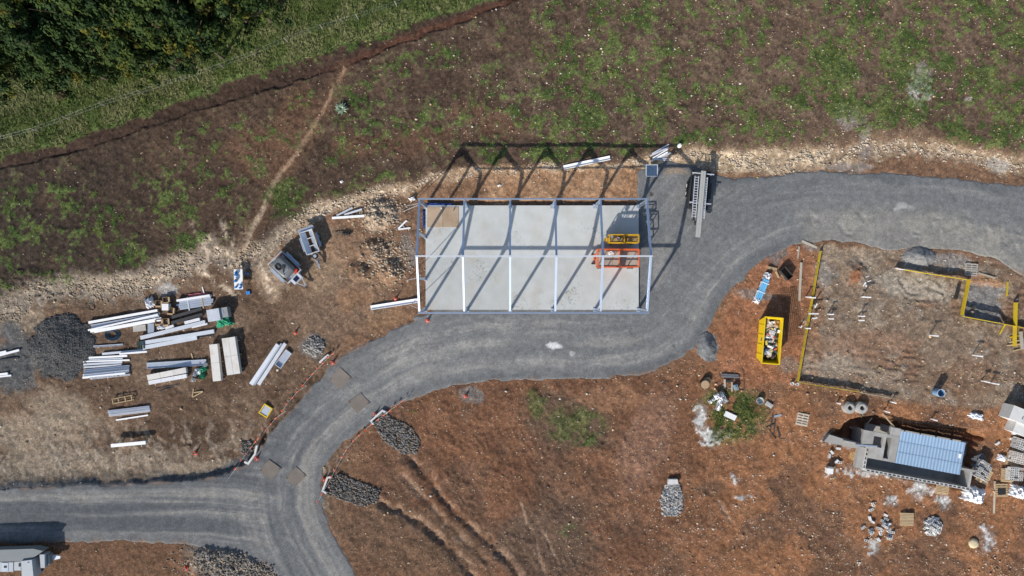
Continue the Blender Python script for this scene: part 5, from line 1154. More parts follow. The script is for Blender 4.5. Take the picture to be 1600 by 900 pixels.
for i, (px_, py_) in enumerate(((1236, 599), (1244, 600))):
    x_, y_ = W(px_, py_); t = thing('white_bucket', ['left', 'right'][i]+' white bucket at the corner of the yellow board runs', 'bucket', (x_, y_, hz(x_, y_))); MB().lathe([(0, 0), (.12, 0), (.16, .28), (.14, .28), (.1, .03), (0, .03)], 14).build('pail', white_p, t); MB().path([(-.16, 0, .26), (-.1, 0, .34), (.1, 0, .34), (.16, 0, .26)], .009).build('handle', galv, t)
x_, y_ = W(1469.5, 614, .8); t = thing('blue_barrel', 'blue open barrel standing on the lower pad', 'barrel', (x_, y_, hz(x_, y_)))
MB().lathe([(0, -.05), (.32, -.05), (.36, .2), (.37, .55), (.34, .9), (.31, .9), (.33, .5), (.3, .3), (0, .3)], 18).build('shell', M('blue_barrel_plastic', (.18, .33, .5), .4, 0, .15, 3), t); MB().lathe([(.345, .86), (.375, .86), (.375, .92), (.345, .92), (.345, .86)], 18).build('rim', galv_l, t)
plank((1473, 617), (1479, 613.5), 1.4, .05, timber, 'thin stick beside the blue barrel', 'stick', 'stick')
ring_m = M('ring_concrete', (.38, .37, .35), .85, 0, .12, 4, .2, 20)
for px_, lab in ((1329.5, 'left concrete manhole ring of the pair above the excavation'), (1348, 'right concrete manhole ring of the pair above the excavation')):
    x_, y_ = W(px_, 638, .6); t = thing('manhole_ring', lab, 'ring', (x_, y_, hz(x_, y_)), 0)
    MB().lathe([(.54, -.06), (.54, .50), (.46, .50), (.46, .56), (.36, .56), (.36, .61), (.22, .61), (.22, -.06), (.54, -.06)], 24).build('ring', ring_m, t); MB().lathe([(.365, .565), (.40, .57), (.40, .60), (.365, .605)], 24).build('lip', ring_m, t)
MB().sheet((*W(1525, 650), gz(1525, 650)), 1.3, .6, .3, -.2, seed=81, ragged=.3).build('metal_sheet', galv_l, label='crumpled silver sheet metal right of the excavation', cat='sheet')

# ------------------------------------------------------------------ block house and its deck
def U(u, v): return (1352+.983*u+.182*v, 732+.182*u-.983*v)
def UP(u, v, z): p = U(u, v); return V(p[0], p[1], z)
RZ = math.atan2(-.182, .983)
hs = thing('block_house', 'half built concrete block basement with ribbed blue deck beside the excavation', 'building', (0, 0, 0))
FL = -1.55; WT = .45
def ubox(name, u0, u1, v0, v1, z0, z1, mat, parent=hs):
    p = [UP(u0, v0, z1), UP(u1, v0, z1), UP(u1, v1, z1), UP(u0, v1, z1)]
    return MB().prism([(q.x, q.y) for q in p], z0, z1).build(name, mat, parent)
ubox('floor_slab', -12, 166, 1, 70, -1.9, FL, concrete_p)
ubox('south_wall', 0, 166, -3.4, 0, -1.9, WT-.2, block_m); w_ = hs.children[-1]
nb = 28                               # top course of hollow blocks, each with its open cores
blk = MB()
for bx0, bx1 in ((-.2, -.15), (.15, .2)): blk.box(((bx0+bx1)/2, 0, .1), (bx1-bx0, .15, .2))
for yy in (-.1, .1): blk.box((0, yy, .1), (.4, .05, .2))
bme = blk.mesh('hollow_block'); bme.materials.append(block_m)
for i in range(24):
    c_ = UP(3.5+i*6.85, -1.7, WT-.2)
    o = link('block', bme, None, w_); o.location = (c_.x, c_.y, WT-.198); o.rotation_euler = (0, 0, RZ)
ubox('west_wall', -4, -.2, -3.4, 38, -1.9, WT-.2, block_m); w_ = hs.children[-1]
for i in range(6):
    c_ = UP(-2, 3+i*6.6, WT); o = link('block', bme, None, w_); o.location = (c_.x, c_.y, WT-.198); o.rotation_euler = (0, 0, RZ+math.pi/2)
ubox('landing_slab', -15, -4.2, -1, 32, -.4, WT-.1, concrete_p)
ubox('east_wall', 162.5, 166, .2, 25, -1.9, WT, concrete_p); ubox('cross_wall', 147.5, 170, 25.2, 28.5, -1.9, WT, concrete_p)
# concrete landing with a hatch and a slit
for nm, a in (('stair_slab', (-13, 4.5, 36, 59)), ('stair_slab', (4.5, 19, 52.5, 59)), ('stair_slab', (19, 24, 17, 59)), ('stair_slab', (24, 32, 54, 59)), ('stair_slab', (32, 44, 17, 59)), ('stair_slab', (24, 32, 17, 21)), ('stair_slab', (0.2, 19, 17, 36)), ('stair_slab', (28, 44, 59.2, 71))):
    ubox(nm, a[0]+.04, a[1]-.04, a[2]+.04, a[3]-.04, .28, WT+.12, concrete_p)
for a in ((-13, -10, 36, 59), (41, 44, 17, 71), (0.2, 3, 17, 36), (28, 31, 60, 71)): ubox('support_wall', a[0]+.1, a[1]-.1, a[2]+.1, a[3]-.1, -1.9, .28, concrete_p)
MB().prism([W(*p, .1) for p in ((1287, 690), (1350, 703), (1352, 694), (1318, 686), (1296, 679))], -.5, .14).build('rough_footing', concrete_p, hs)
ubox('kerb', -40, -4, 34, 37, -.3, WT+.0, concrete_p)
# ribbed deck of three overlapping rows
deck = link('roof_deck', None, None, hs)
deck_m = M('blue_deck_sheet', (.36, .50, .66), .36, .25, .1, 1.5, spec=.5)
for r0_, r1_, zo in ((17, 34.6, .05), (34.2, 51.6, .025), (51.2, 68, 0)):
    m = MB(); nn_ = 20*8; vs = []
    for i in range(nn_+1):
        u = 44.4+(147-44.4)*i/nn_; ph = (i % 8)/8; hgt = .06*max(0, min(1, 2.4*(.5-abs(ph-.5))-.15))
        for v in (r0_, r1_):
            for dz in (0, -.012):
                p = UP(u, v, WT+.12+zo+hgt+dz); vs.append(p)
    fs = []
    for i in range(nn_):
        a = i*4; b = a+4
        fs += [(a, b, b+2, a+2), (a+1, a+3, b+3, b+1), (a, a+1, b+1, b), (a+2, b+2, b+3, a+3)]
    fs += [(0, 2, 3, 1), (nn_*4, nn_*4+1, nn_*4+3, nn_*4+2)]
    m.add(vs, fs); m.build('ribbed_sheet', deck_m, deck)
for v in (18.5, 34.5, 51.5, 66.5): MB().bar(UP(44.8, v, WT+.02), UP(146.6, v, WT+.02), .12, .14).build('deck_joist', timber_g, hs)
for u in (50, 75, 100, 125, 145):
    for v in (18.5, 66.5): MB().tube(UP(u, v, FL), UP(u, v, WT-.05), .05, 8).build('prop', galv, hs)
cpl = UP(142, 46, WT+.19); MB().box(cpl, (.3, .42, .012), RZ).build('white_label', white_p, deck)
# wall starter cage behind the deck
cg = thing('rebar_cage', 'rusty rebar cage in the excavation behind the blue deck', 'rebar', (0, 0, 0))
for i in range(26): MB().tube(UP(46+i*4.2, 75, FL-.2), UP(46+i*4.2, 76.5, .25), .014, 5).build('bar', rust, cg)
for zz in (-.6, -.1, .18): MB().tube(UP(44, 75.8, zz), UP(154, 75.8, zz), .014, 5).build('bar', rust, cg)
beam((1327, 667), (1349, 674.5), .14, .08, timber_g, 'box', 'grey plank lying inside the dark end of the excavation', 'plank', 'plank')
MB().bar((*W(1365, 672), -1.68), (*W(1364, 654), -.2), .1, .05).build('plank', timber_g, label='plank leaning up the side of the excavation', cat='plank')
MB().bar((*W(1393, 666), .5), (*W(1379, 646), gz(1379, 646)+.03), .12, .05).build('plank', timber, label='timber plank bridging from the house to the bank', cat='plank')
MB().bar(UP(-22, 33, WT+.13), UP(12, 37, WT+.17), .16, .06).build('plank', galv, label='grey metal plank across the end of the stair slab', cat='plank')
# ------------------------------------------------------------------ pallets and blocks
def pallet(name, px, py, rz, label, ns=7, mat=timber, w=1.2, d=1.1, gap=.045, z=0.0, tilt=0):
    x_, y_ = W(px, py, .15); t = thing(name, label, 'pallet', (x_, y_, hz(x_, y_)+z), math.radians(rz))
    if tilt: t.rotation_euler = (tilt, 0, math.radians(rz))
    sw = (d-gap*(ns-1))/ns
    for i in range(ns): MB().box((0, -d/2+sw/2+i*(sw+gap), .145), (w, sw, .025)).build('slat', mat, t)
    for xx in (-.54, 0, .54): MB().box((xx*w/1.2, 0, .075), (.09, d, .11)).build('bearer', mat, t)
    for yy in (-.46, 0, .46): MB().box((0, yy*d/1.1, .01), (w, .1, .02)).build('bottom_board', mat, t)
    return t
pallet('timber_pallet', 1255, 656, -12, 'weathered pallet with wide gaps left of the concrete rings', 5, M('pale_pallet', (.50, .44, .36), .9, 0, .2, 3), 1.1, 1.15, .11)
pallet('timber_pallet', 1420, 813, -2, 'close boarded tan pallet at the bottom beside the block piles', 9, timber, 1.22, 1.2, .03)
pallet('timber_pallet', 1475, 765, -8, 'tan pallet leaning against the front of the block house', 8, timber, 1.15, 1.05, .05, .05)
pallet('timber_pallet', 1518.5, 421.5, -5, 'grey pallet by the sand heap and road', 6, M('grey_pallet', (.40, .37, .33), .9, 0, .2, 3), 1.15, 1.15, .1)
pallet('timber_pallet', 1567, 767, 0, 'tan pallet with a black tray beside the standing pole', 6, timber, 1.15, 1.2, .08)
pallet('timber_pallet', 1578, 744, -4, 'pallet carrying the lower block stack at the right edge', 8, timber, 1.2, 1.25, .04); pallet('timber_pallet', 1586, 719, -15, 'pallet carrying the dusty block stack at the right edge', 8, timber, 1.2, 1.2, .04)
pallet('timber_pallet', 1541, 745, -28, 'tilted pallet under the collapsing block stack by the house', 7, timber, 1.2, 1.4, .04); pallet('timber_pallet', 1597, 697, -20, 'pallet carrying the upper block stack at the right edge', 8, timber, 1.2, 1.2, .04)
x_, y_ = W(1568, 770, .25); MB().box((x_, y_, hz(x_, y_)+.2), (.7, .5, .07), .05).build('black_tray', black_m, label='black plastic tray on the tan pallet by the pole', cat='tray')
def blocks(px, py, rz, nx, ny, nz, z, label, jit=.015, drop=.0, seed=1, mat=None):
    rd = random.Random(seed); x_, y_ = W(px, py, z+.2*nz); m = MB()
    for k_ in range(nz):
        for i in range(nx):
            for j in range(ny):
                if rd.random() < drop*(k_+1)/nz: continue
                cx = (i-(nx-1)/2)*.41+rd.uniform(-jit, jit); cy = (j-(ny-1)/2)*.205+rd.uniform(-jit, jit); r0 = rd.uniform(-jit, jit)*3
                cz = z+.1+k_*.205
                Rm = Matrix.Rotation(r0, 3, 'Z') @ Matrix.Rotation(rd.uniform(-jit, jit)*2, 3, 'X')
                for bx0, bx1 in ((-.2, -.16), (.16, .2), (-.02, .02)): m.box(Vector((cx, cy, cz))+Rm @ Vector(((bx0+bx1)/2, 0, 0)), (bx1-bx0, .11, .19), m=Rm)
                for yy in (-.075, .075): m.box(Vector((cx, cy, cz))+Rm @ Vector((0, yy, 0)), (.4, .04, .19), m=Rm)
    m.build('concrete_block_stack', mat or block_m, label=label, cat='blocks', loc=(x_, y_, hz(x_, y_)), rz=math.radians(rz))
blocks(1591, 742, -4, 3, 6, 3, .16, 'lower grey block stack at the right edge of the photo', .02, .1, 3); blocks(1595, 717, -15, 3, 5, 3, .16, 'dusty wrapped block stack at the right edge of the photo', .02, .05, 4, M('dusty_block', (.6, .55, .5), .8, 0, .15, 3)); blocks(1600, 696, -20, 3, 5, 3, .16, 'upper grey block stack at the right edge of the photo', .02, .1, 5)
blocks(1541, 737, -28, 3, 8, 3, .16, 'collapsing hollow block stack between the house and the pole', .05, .35, 6); blocks(1533, 722, 20, 3, 5, 1, .02, 'loose dark hollow blocks spilled at the corner of the house', .12, .2, 7, M('dark_block', (.22, .23, .24), .9, 0, .3, 4))
one = MB()
for bx0, bx1 in ((-.2, -.16), (.16, .2), (-.02, .02)): one.box(((bx0+bx1)/2, 0, .1), (bx1-bx0, .12, .2))
for yy in (-.08, .08): one.box((0, yy, .1), (.4, .04, .2))
ome = one.mesh('hollow_block'); pale_b = M('pale_block', (.62, .62, .61), .85, 0, .15, 4); ome.materials.append(pale_b)
rd = random.Random(3)
def loose(pts, label, group):
    for (px_, py_, lv) in pts:
        x_, y_ = W(px_, py_); o = link('hollow_block', ome, None, label=label, cat='block', group=group, loc=(x_, y_, hz(x_, y_)-.02+lv*.17)); o.rotation_euler = (rd.uniform(-.5, .5) if lv else rd.choice([0, 0, 1.57]), rd.uniform(-.2, .2), rd.uniform(0, 3.14))
        if o.rotation_euler[0] > 1.5: o.location.z += .1
P1 = [(1362, 797, 0), (1359, 811, 0), (1364, 818, 0), (1350, 825, 0), (1384, 807, 0), (1386, 812, 0), (1381, 815, 0), (1390, 818, 0), (1387, 824, 0), (1384, 822, 1), (1378, 828, 0), (1374, 826, 0), (1377, 834, 0), (1362, 829, 0), (1364, 834, 0), (1361, 832, 1), (1391, 836, 0), (1394, 840, 0), (1389, 841, 1), (1396, 833, 0), (1373, 845, 0), (1356, 846, 0), (1388, 828, 1), (1380, 819, 1), (1365, 789, 0)]
loose(P1, 'loose hollow block scattered left of the close boarded tan pallet', 'hollow blocks scattered left of the tan pallet')
P2 = [(1459.5+r_*math.cos(a_), 824+r_*math.sin(a_)*1.05, l_) for l_, lst in enumerate((((12, 14), (8, 9), (3, 4)), ((9, 8), (4, 4)), ((4, 4),))) for r_, n_ in lst for a_ in [2*math.pi*q/n_+l_*.4+r_ for q in range(n_)]]
loose(P2, 'hollow block in the round heap right of the close boarded tan pallet', 'hollow blocks in the round heap')
for q_, lab in (((1295, 712.5, 0), 'lower pale block of the pair left of the block house'), ((1299, 708, 0), 'upper pale block of the pair left of the block house'), ((1311, 703, 0), 'pale block nearest the sand left of the block house'), ((1307, 720, 0), 'small pale block above the white site box'), ((1313, 723, 0), 'pale block right of the white site box'), ((1519, 697, 0), 'pale block at the upper right corner of the blue deck'), ((1560, 692, 0), 'lone pale block on bare soil left of the upper block stack'), ((1583, 686, 0), 'pale block beside the pinkish wrap at the right edge')):
    loose([q_], lab, 'single pale blocks around the block house')
x_, y_ = W(1298.5, 736, .4); t = thing('site_box', 'white box with dark lid left below the block house', 'box', (x_, y_, hz(x_, y_)), math.radians(-6)); MB().box((0, -.06, .2), (.6, .5, .42)).build('body', white_p, t); MB().box((0, .28, .3), (.46, .16, .5)).build('dark_lid', grey_p, t)
for (px_, py_, s_, lab, sd_) in ((1522, 773, 2.0, 'plastic wrapped white pack below the corner of the block house', 91), (1590, 768, 1.5, 'bulging white plastic sack on the pallet at the right edge', 92), (1567, 716, .75, 'small white plastic sheet left of the dusty block stack', 93), (1589, 676, .7, 'pinkish crumpled wrap by the white cabins at the right edge', 94)):
    x_, y_ = W(px_, py_); MB().sheet((x_, y_, hz(x_, y_)), s_, s_*.75, s_*.38, -.3, 18, 14, sd_, .7, ragged=.15).build('plastic_wrap', wrap_m, label=lab, cat='plastic')
t = thing('standing_pole', 'pale timber pole lying beside the collapsing block stack', 'pole', (0, 0, 0)); p = V(1553, 802, gz(1553, 802)+.08); q = V(1554.5, 752, gz(1554, 752)+.08); MB().bar(p, q, .13, .1).build('pole', timber_g, t); MB().bar(p+Vector((-.3, 1.6, 0)), p+Vector((-.1, 2.2, 0)), .08, .05).build('brace', timber_g, t)
for (px_, py_, w_, d_, h_, lab) in ((1597, 650, 2.0, 1.3, 1.4, 'upper white cabinet with dark vents at the right edge'), (1604, 672, 2.0, 1.2, 1.2, 'lower white cabinet at the right edge')):
    x_, y_ = W(px_, py_, h_); t = thing('white_cabinet', lab, 'cabinet', (x_, y_, hz(x_, y_)), math.radians(-22)); MB().box((0, 0, h_/2), (w_, d_, h_)).build('body', headm, t)
    for i in range(4): MB().box((.15+i*.2, -.12, h_+.004), (.07, .3, .02)).build('vent', black_m, t)
x_, y_ = W(1523, 850); t = thing('pale_boulder', 'round cream coloured boulder at the bottom right', 'boulder', (x_, y_, hz(x_, y_)))
k = MB(); k.sm = True; k.lathe([(0, -.15), (.42, -.1), (.47, .06), (.42, .17), (.25, .22), (.1, .235), (0, .24)], 14); rr_ = random.Random(8); k.v = [(a*(1+.1*(rr_.random()-.5)), b*(1+.1*(rr_.random()-.5)), c+.03*(rr_.random()-.5)) for a, b, c in k.v]; k.build('stone_body', M('cream_stone', (.58, .49, .32), .9, 0, .2, 6, .5, 14), t)

# ------------------------------------------------------------------ things around the green patch
def stump(px, py, r, h, label):
    x_, y_ = W(px, py, h); t = thing('tree_stump', label, 'stump', (x_, y_, hz(x_, y_)))
    k = MB(); N = 16; rr_ = random.Random(int(px)); prof_ = [(r*1.1, -.1), (r, .1), (r*.97, h)]; k.lathe(prof_, N); k.v = [(a*(1+.12*(rr_.random()-.5)), b*(1+.12*(rr_.random()-.5)), c) for a, b, c in k.v]; k.build('bark', M('bark', (.10, .07, .05), .95, 0, .4, 8, .5, 20), t)
    MB().lathe([(r*.95, h-.03), (r*.93, h+.01), (r*.5, h+.015), (0, h+.01)], N).build('cut_face', M('cut_wood', (.36, .25, .15), .9, 0, .3, 9, .3, 30), t)
stump(1102, 601, .42, .55, 'lower pale tree stump below the gravel heap'); stump(1105, 595, .36, .35, 'darker tree stump touching the pale one')
t = thing('sawhorse', 'timber sawhorse frame above the weed patch', 'sawhorse', V(1139, 596, gz(1139, 596)))
MB().bar((-.42, -.65, .05), (-.42, .2, .06), .18, .08).build('leg', timber_g, t); MB().bar((.25, -.95, .05), (.26, .2, .06), .13, .08).build('leg', timber_g, t); MB().bar((-.35, .02, .14), (.3, .05, .14), .16, .1).build('cross_rail', dark_m, t)
for i, (a, b) in enumerate((((1127, 585), (1154, 586.5)), ((1127.5, 588.2), (1154.5, 589.6)))): plank(a, b, 2.6, .1, M('blue_grey_board', (.13, .14, .16), .7, 0, .3, 5), ['upper', 'lower'][i]+' dark board stacked at the head of the sawhorse', 'board', 'dark_board', .02)
for i, (a, b) in enumerate((((1161.5, 577), (1163, 609)), ((1153, 595.5), (1160, 595)), ((1153, 609.5), (1161, 610)))): plank(a, b, 1.4, .04, rust, ['long rusty angle bar right of the sawhorse', 'upper short rusty bar right of the sawhorse', 'lower short rusty bar right of the sawhorse'][i], 'bar', 'rusty_bar')
x_, y_ = W(1148.5, 604.5); t = thing('blue_jerrycan', 'blue grey jerrycan right of the sawhorse', 'jerrycan', (x_, y_, hz(x_, y_)), .3); MB().box((0, 0, .2), (.34, .5, .38)).build('body', M('blue_grey_plastic', (.22, .32, .38), .5), t); MB().tube((0, .15, .38), (0, .15, .45), .05, 8).build('cap', black_m, t); MB().bar((0, -.15, .43), (0, .08, .43), .04, .04).build('handle', grey_p, t)
for i, (a, b, w_, lab) in enumerate((((1120, 640), (1127, 612), 8, 'upright roll of silver foil on the weed patch'), ((1124, 612), (1135, 629), 8, 'right roll of silver foil on the weed patch'), ((1107, 629), (1118, 620), 6.5, 'left crumpled silver foil on the weed patch'))):
    L = math.hypot(b[0]-a[0], b[1]-a[1])*K; x_, y_ = W((a[0]+b[0])/2, (a[1]+b[1])/2); MB().sheet((x_, y_, hz(x_, y_)+(.2 if i == 0 else 0)), L, w_*K, .26, ang(a, b), 14, 8, 101+i, .5, ragged=.12).build('foil_roll', M('silver_foil', (.62, .63, .66), .25, .6, .25, 9, .6, 12), label=lab, cat='roll')
x_, y_ = W(1118, 618); MB().sheet((x_, y_, hz(x_, y_)+.42), .5, .5, .25, .5, 8, 8, 110, ragged=.1).build('white_pillow_sack', white_p, label='bright white sack on top of the foil rolls', cat='sack')
x_, y_ = W(1141.5, 650, .2); t = thing('white_board', 'clean white board lying on the weed patch', 'board', (x_, y_, hz(x_, y_)), math.radians(-25)); MB().box((0, 0, .12), (1.15, .5, .09)).build('panel', white_p, t); MB().box((0, 0, .04), (1.0, .4, .06)).build('backing', timber_g, t)
def rbucket(px, py, r, h, label, mat):
    x_, y_ = W(px, py, h); t = thing('cement_bucket', label, 'bucket', (x_, y_, hz(x_, y_)), .4); MB().lathe([(0, -.02), (r*.8, -.02), (r, h), (r*.9, h), (r*.7, .06), (0, .06)], 16).build('pail', mat, t); MB().path([(-r, 0, h-.03), (-r*.6, 0, h+.1), (r*.6, 0, h+.1), (r, 0, h-.03)], .012).build('handle', galv, t)
rbucket(1188.5, 626.5, .34, .35, 'large grey cement bucket right of the weed patch', M('cement_plastic', (.36, .39, .39), .8, 0, .2, 6))
x_, y_ = W(1201, 632); t = thing('cement_trough', 'small grey oval trough beside the cement bucket', 'trough', (x_, y_, hz(x_, y_)), math.radians(-35)); MB().box((0, 0, .1), (.72, .38, .2)).build('tub', M('cement_plastic2', (.40, .42, .41), .8, 0, .2, 6), t); MB().box((0, 0, .205), (.6, .28, .02)).build('mortar', concrete_p, t)
for i, (a, b, w_) in enumerate((((1189, 665), (1203, 645), 1.2), ((1207, 647), (1204, 672), 1.4), ((1210, 651), (1221, 648), 3.4), ((1211, 655), (1209, 680), 1.3), ((1214, 668), (1219, 682), 1.6), ((1199, 660), (1208, 650), 1.2), ((1202, 672), (1212, 686), 1.0), ((1197, 668), (1210, 662), 1.2))):
    plank(a, b, w_, .06, [rust, dark_m, galv, dark_m, dark_m, rust, rust, dark_m][i], ['rusty bar slanting at the upper left of the scrap tangle', 'dark upright bar in the middle of the scrap tangle', 'shiny flat strip at the top of the scrap steel tangle', 'long dark bar right of the middle of the scrap tangle', 'thick dark bar at the lower right of the scrap tangle', 'short rusty bar at the top left of the scrap tangle', 'thin rusty bar at the bottom of the scrap tangle', 'dark bar lying level across the scrap tangle'][i], 'bar', 'scrap_bar')
# ------------------------------------------------------------------ site trailer at the bottom left
x_, y_ = W(22, 878); zt = hz(x_, y_); t = thing('site_trailer', 'grey and white box trailer with drawbar at the bottom left corner', 'trailer', (0, 0, 0))
def tb(name, pts, z0, z1, mat, parent=None):
    q = [W(p[0], p[1], z1) for p in pts]; return MB().prism(q[::-1], z0, z1).build(name, mat, parent or t)
roof_m = M('grey_roof', (.17, .19, .20), .6, .1, .12, 1.5)
cabin_m = M('pale_cabin_panel', (.40, .43, .46), .5, 0, .08, 2)
tb('chassis', [(-40, 862), (66, 862), (66, 892), (-40, 892)], .35, .55, dark_m)
tb('body', [(-40, 860.5), (52, 857.5), (67, 861), (50, 873), (33, 877), (-40, 878.5)], .56, 1.45, roof_m)
tb('side_locker', [(-40, 878.7), (20.5, 878.7), (20.5, 893.5), (-40, 893.5)], .56, 1.1, cabin_m); tb('side_locker', [(22, 878.2), (32.5, 877.6), (32.5, 891.5), (22, 891.5)], .56, 1.1, cabin_m)
tb('door', [(3, 879.5), (12.5, 879.5), (12.5, 892.6), (3, 892.6)], 1.1, 1.13, galv); tb('window', [(6, 884.5), (10, 884.5), (10, 887.5), (6, 887.5)], 1.13, 1.16, black_m); tb('window', [(29, 880.5), (31.5, 880.5), (31.5, 885.5), (29, 885.5)], 1.1, 1.14, black_m)
tb('cabinet', [(33, 877), (49.5, 874.8), (52.5, 903), (34, 903)], .3, 1.6, cabin_m); tb('emblem', [(43, 878), (46, 877.6), (46, 879.2), (43, 879.6)], 1.6, 1.61, blue_t)
tb('front_locker', [(61.8, 866.5), (69.5, 866.5), (70, 887.5), (63.5, 887.5)], .45, 1.25, cabin_m); tb('front_locker', [(69.8, 868), (76.5, 866.5), (77, 882), (70.5, 886)], .45, 1.0, roof_m)
tb('drawbar', [(77.5, 867), (86, 868), (94.5, 869), (93.5, 873), (84, 875), (78, 876.5)], .4, .58, galv_l)
for px_ in (15.5, 32.5):
    w_ = link('wheel', None, None, t); c_ = V(px_, 860, .34); wheel((c_.x, c_.y+.18, zt+.34), .34, .22, (0, 1, 0), w_)
    k = MB(); pts = [Vector((c_.x+.5*math.cos(a), c_.y+.26, zt+.38+.42*math.sin(a))) for a in np.linspace(.15, math.pi-.15, 9)]
    for a, b in zip(pts[:-1], pts[1:]): k.bar(a, b, .24, .03)
    k.build('mudguard', white_steel, t)
# ------------------------------------------------------------------ agave, fence, trees
x_, y_ = W(536, 173); t = thing('agave_plant', 'pale green agave rosette on the bare field beside the dug track', 'plant', (x_, y_, hz(x_, y_)))
ag = [M('agave_leaf', (.20, .29, .19), .5, 0, .25, 5), M('agave_leaf_pale', (.42, .50, .36), .5, 0, .2, 5)]
for i in range(34):
    a = i*2.399; el = .25+.9*(i/34); L = .74*(1-.35*i/34); k = MB(); d = Vector((math.cos(a)*math.cos(el), math.sin(a)*math.cos(el), math.sin(el))); n_ = Vector((-math.sin(a), math.cos(a), 0)); up = d.cross(n_)*-1
    p = [d*.05, d*L*.45+Vector((0, 0, .04)), d*L-Vector((0, 0, .08*(1-el)))]; w_ = [.07, .095, .004]
    vs = []
    for q, ww in zip(p, w_): vs += [q-n_*ww+up*.02, q+n_*ww+up*.02, q-up*.025]
    k.add(vs, [(0, 3, 4, 1), (3, 6, 7, 4), (1, 4, 5, 2), (4, 7, 8, 5), (2, 5, 3, 0), (5, 8, 6, 3), (0, 1, 2), (8, 7, 6)]); k.build('leaf', ag[i % 2], t)
fe = thing('wire_fence', 'thin post and wire fence running through the long grass', 'fence', (0, 0, 0))
FP = [(-60, 238), (0, 221), (60, 205), (110, 187), (165, 166), (225, 147), (290, 126), (350, 106), (400, 87), (450, 66), (505, 46), (560, 30), (620, 10), (680, -12)]
fp = []
for p in FP:
    q = V(p[0], p[1], gz(*p)); fp.append(q); MB().tube(q-Vector((0, 0, .2)), q+Vector((0, 0, 1.15)), .035, 6).build('post', timber_g, fe)
for zz in (.5, 1.1): MB().path([q+Vector((0, 0, zz)) for q in fp], .003, 4).build('wire', galv, fe)
# trees: crowns of many small leaf faces in clumps over limbs
def crown_mesh(seed, Rr, Hc, ncl, nlf, lf, tone):
    r_ = np.random.default_rng(seed)
    d = r_.normal(size=(ncl, 3)); d /= np.linalg.norm(d, axis=1)[:, None]; d[:, 2] = np.where(d[:, 2] < -.35, -d[:, 2], d[:, 2])
    lob = 1+.20*np.sin(3*np.arctan2(d[:, 1], d[:, 0])+seed)+.16*np.sin(5*np.arctan2(d[:, 1], d[:, 0])+seed*2.1+3*d[:, 2])
    rad = lob*np.where(r_.random(ncl) < .72, r_.uniform(.78, 1.04, ncl), r_.uniform(.35, .8, ncl))
    c = d*rad[:, None]*np.array([Rr, Rr, Hc]); tp = np.clip(1.02-.42*(c[:, 2]/Hc+.25), .45, 1.2); c[:, 0] *= tp; c[:, 1] *= tp
    cr_ = r_.uniform(.35, .75, ncl)*Rr*.2
    p = r_.normal(size=(ncl, nlf, 3)); p /= np.linalg.norm(p, axis=2)[..., None]; p *= (r_.random((ncl, nlf, 1))**.45)
    p[..., 2] = np.abs(p[..., 2])*.9-.25
    pos = c[:, None]+p*cr_[:, None, None]*np.array([1.25, 1.25, .8])
    nrm = p*.9+d[:, None]*.5+r_.normal(size=p.shape)*.45+np.array([0, 0, .35]); nrm /= np.linalg.norm(nrm, axis=2)[..., None]
    t1_ = np.cross(nrm, r_.normal(size=p.shape)); t1_ /= np.linalg.norm(t1_, axis=2)[..., None]; t2_ = np.cross(nrm, t1_)
    s = (lf*r_.uniform(.6, 1.3, (ncl, nlf, 1)))
    vs = np.stack([pos-t1_*s, pos-t2_*s*.55, pos+t1_*s, pos+t2_*s*.55], 2).reshape(-1, 3)
    fs = np.arange(len(vs)).reshape(-1, 4)
    pal_ = np.array([[.024, .044, .012], [.036, .060, .015], [.052, .074, .016], [.095, .092, .016], [.024, .046, .017], [.05, .04, .02]])
    pk = pal_[r_.choice(6, ncl, p=tone)]*r_.uniform(.8, 1.25, (ncl, 1))
    cs = np.repeat(pk, nlf*4, 0)*np.repeat(r_.uniform(.75, 1.3, (ncl*nlf, 1)), 4, 0)
    return np_mesh('crown', vs, fs, cs)
m_tree = MA('tree_leaf', var=.2, scale=4, bump=0, rough=.75, spec=.12)
TN = [(.30, .30, .18, .08, .12, .02), (.36, .2, .1, .02, .31, .01), (.15, .25, .25, .28, .05, .02), (.3, .3, .2, .13, .05, .02)]
crowns = [crown_mesh(s_, 1.0, .95, 300, 60, .040, TN[s_ % 4]) for s_ in range(5)]
for c_ in crowns: c_.materials.append(m_tree)
barkm = M('tree_bark', (.10, .075, .055), .95, 0, .3, 6, .5, 20)
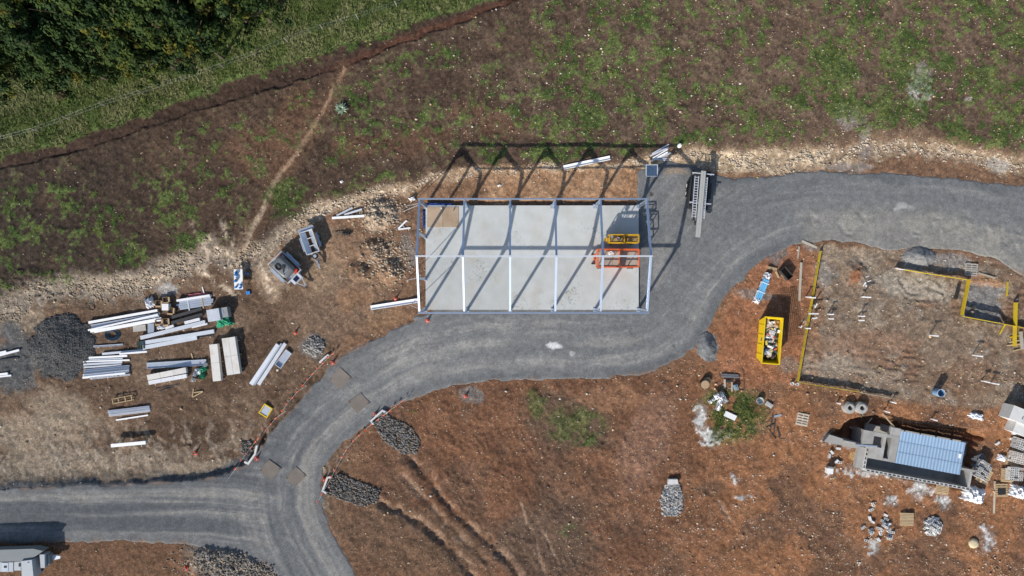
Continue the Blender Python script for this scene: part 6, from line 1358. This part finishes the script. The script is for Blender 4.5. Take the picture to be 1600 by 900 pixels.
def limbs(seed):
    r_ = random.Random(seed); k = MB(); k.tube((0, 0, -.2), (0, 0, .62), .05, 9, .03)
    for i in range(8):
        a = i*2.4; z_ = .3+.05*i; e_ = Vector((math.cos(a)*.62, math.sin(a)*.62, z_+.35)); k.tube((0, 0, z_), e_, .018, 6, .006)
        for j in (-.5, .5): k.tube(e_*.6+Vector((0, 0, z_*.4)), e_+Vector((math.cos(a+j)*.25, math.sin(a+j)*.25, .18)), .008, 5, .003)
    return k.mesh('trunk')
trunk = limbs(1); trunk.materials.append(barkm)
TR = [(22, 84, 3.50, 11.5, 'dark evergreen tree standing lowest at the left edge of the photo'), (98, 88, 3.39, 11.5, 'bushy evergreen tree bordering the long grass, second from the left'), (-36, 26, 3.82, 12.8, 'evergreen tree cut by the left edge above the lowest one'), (56, 20, 3.60, 13.4, 'tall evergreen tree in the left group'),
      (9, -49, 4.03, 12.8, 'evergreen tree at the top left corner'), (104, -49, 3.82, 13.4, 'evergreen tree at the top edge right of the corner tree'), (170, 26, 4.13, 15.4, 'tall dark evergreen tree right of the dark gap'), (220, 72, 3.07, 11.5, 'evergreen tree jutting out into the grass near the middle of the wood'), (256, 18, 3.92, 14.7, 'broad evergreen tree in the middle of the right group'),
      (189, -54, 4.03, 14.1, 'evergreen tree cut by the top edge above the dark gap'), (274, -54, 4.03, 14.1, 'yellowish tree cut by the top edge in the right group'), (300, 52, 3.07, 11.5, 'evergreen tree beside the grass, second from the right'), (339, -14, 3.92, 12.8, 'evergreen tree at the top edge of the right group'), (390, -4, 3.18, 10.2, 'rightmost evergreen tree of the wood beside the grass')]
for i, (px_, py_, rr, hh, lab) in enumerate(TR):
    x_, y_ = W(px_, py_, hh*.6); t = thing('evergreen_tree', lab, 'tree', (x_, y_, hz(x_, y_)), i*1.3, 'evergreen trees of the wood at the top left')
    tr_ = link('trunk', trunk, None, t); tr_.scale = (rr*1.0, rr*1.0, hh*.75)
    c_ = link('crown', crowns[i % 5], None, t); c_.location = (0, 0, hh*.58); c_.scale = (rr, rr, hh*.44); c_.rotation_euler = (0, 0, i*2.1)
# ------------------------------------------------------------------ every labelled top-level object that is not stuff or structure is a thing
for o in bpy.data.objects:
    if o.parent is None and 'label' in o and 'kind' not in o: o['kind'] = 'thing'
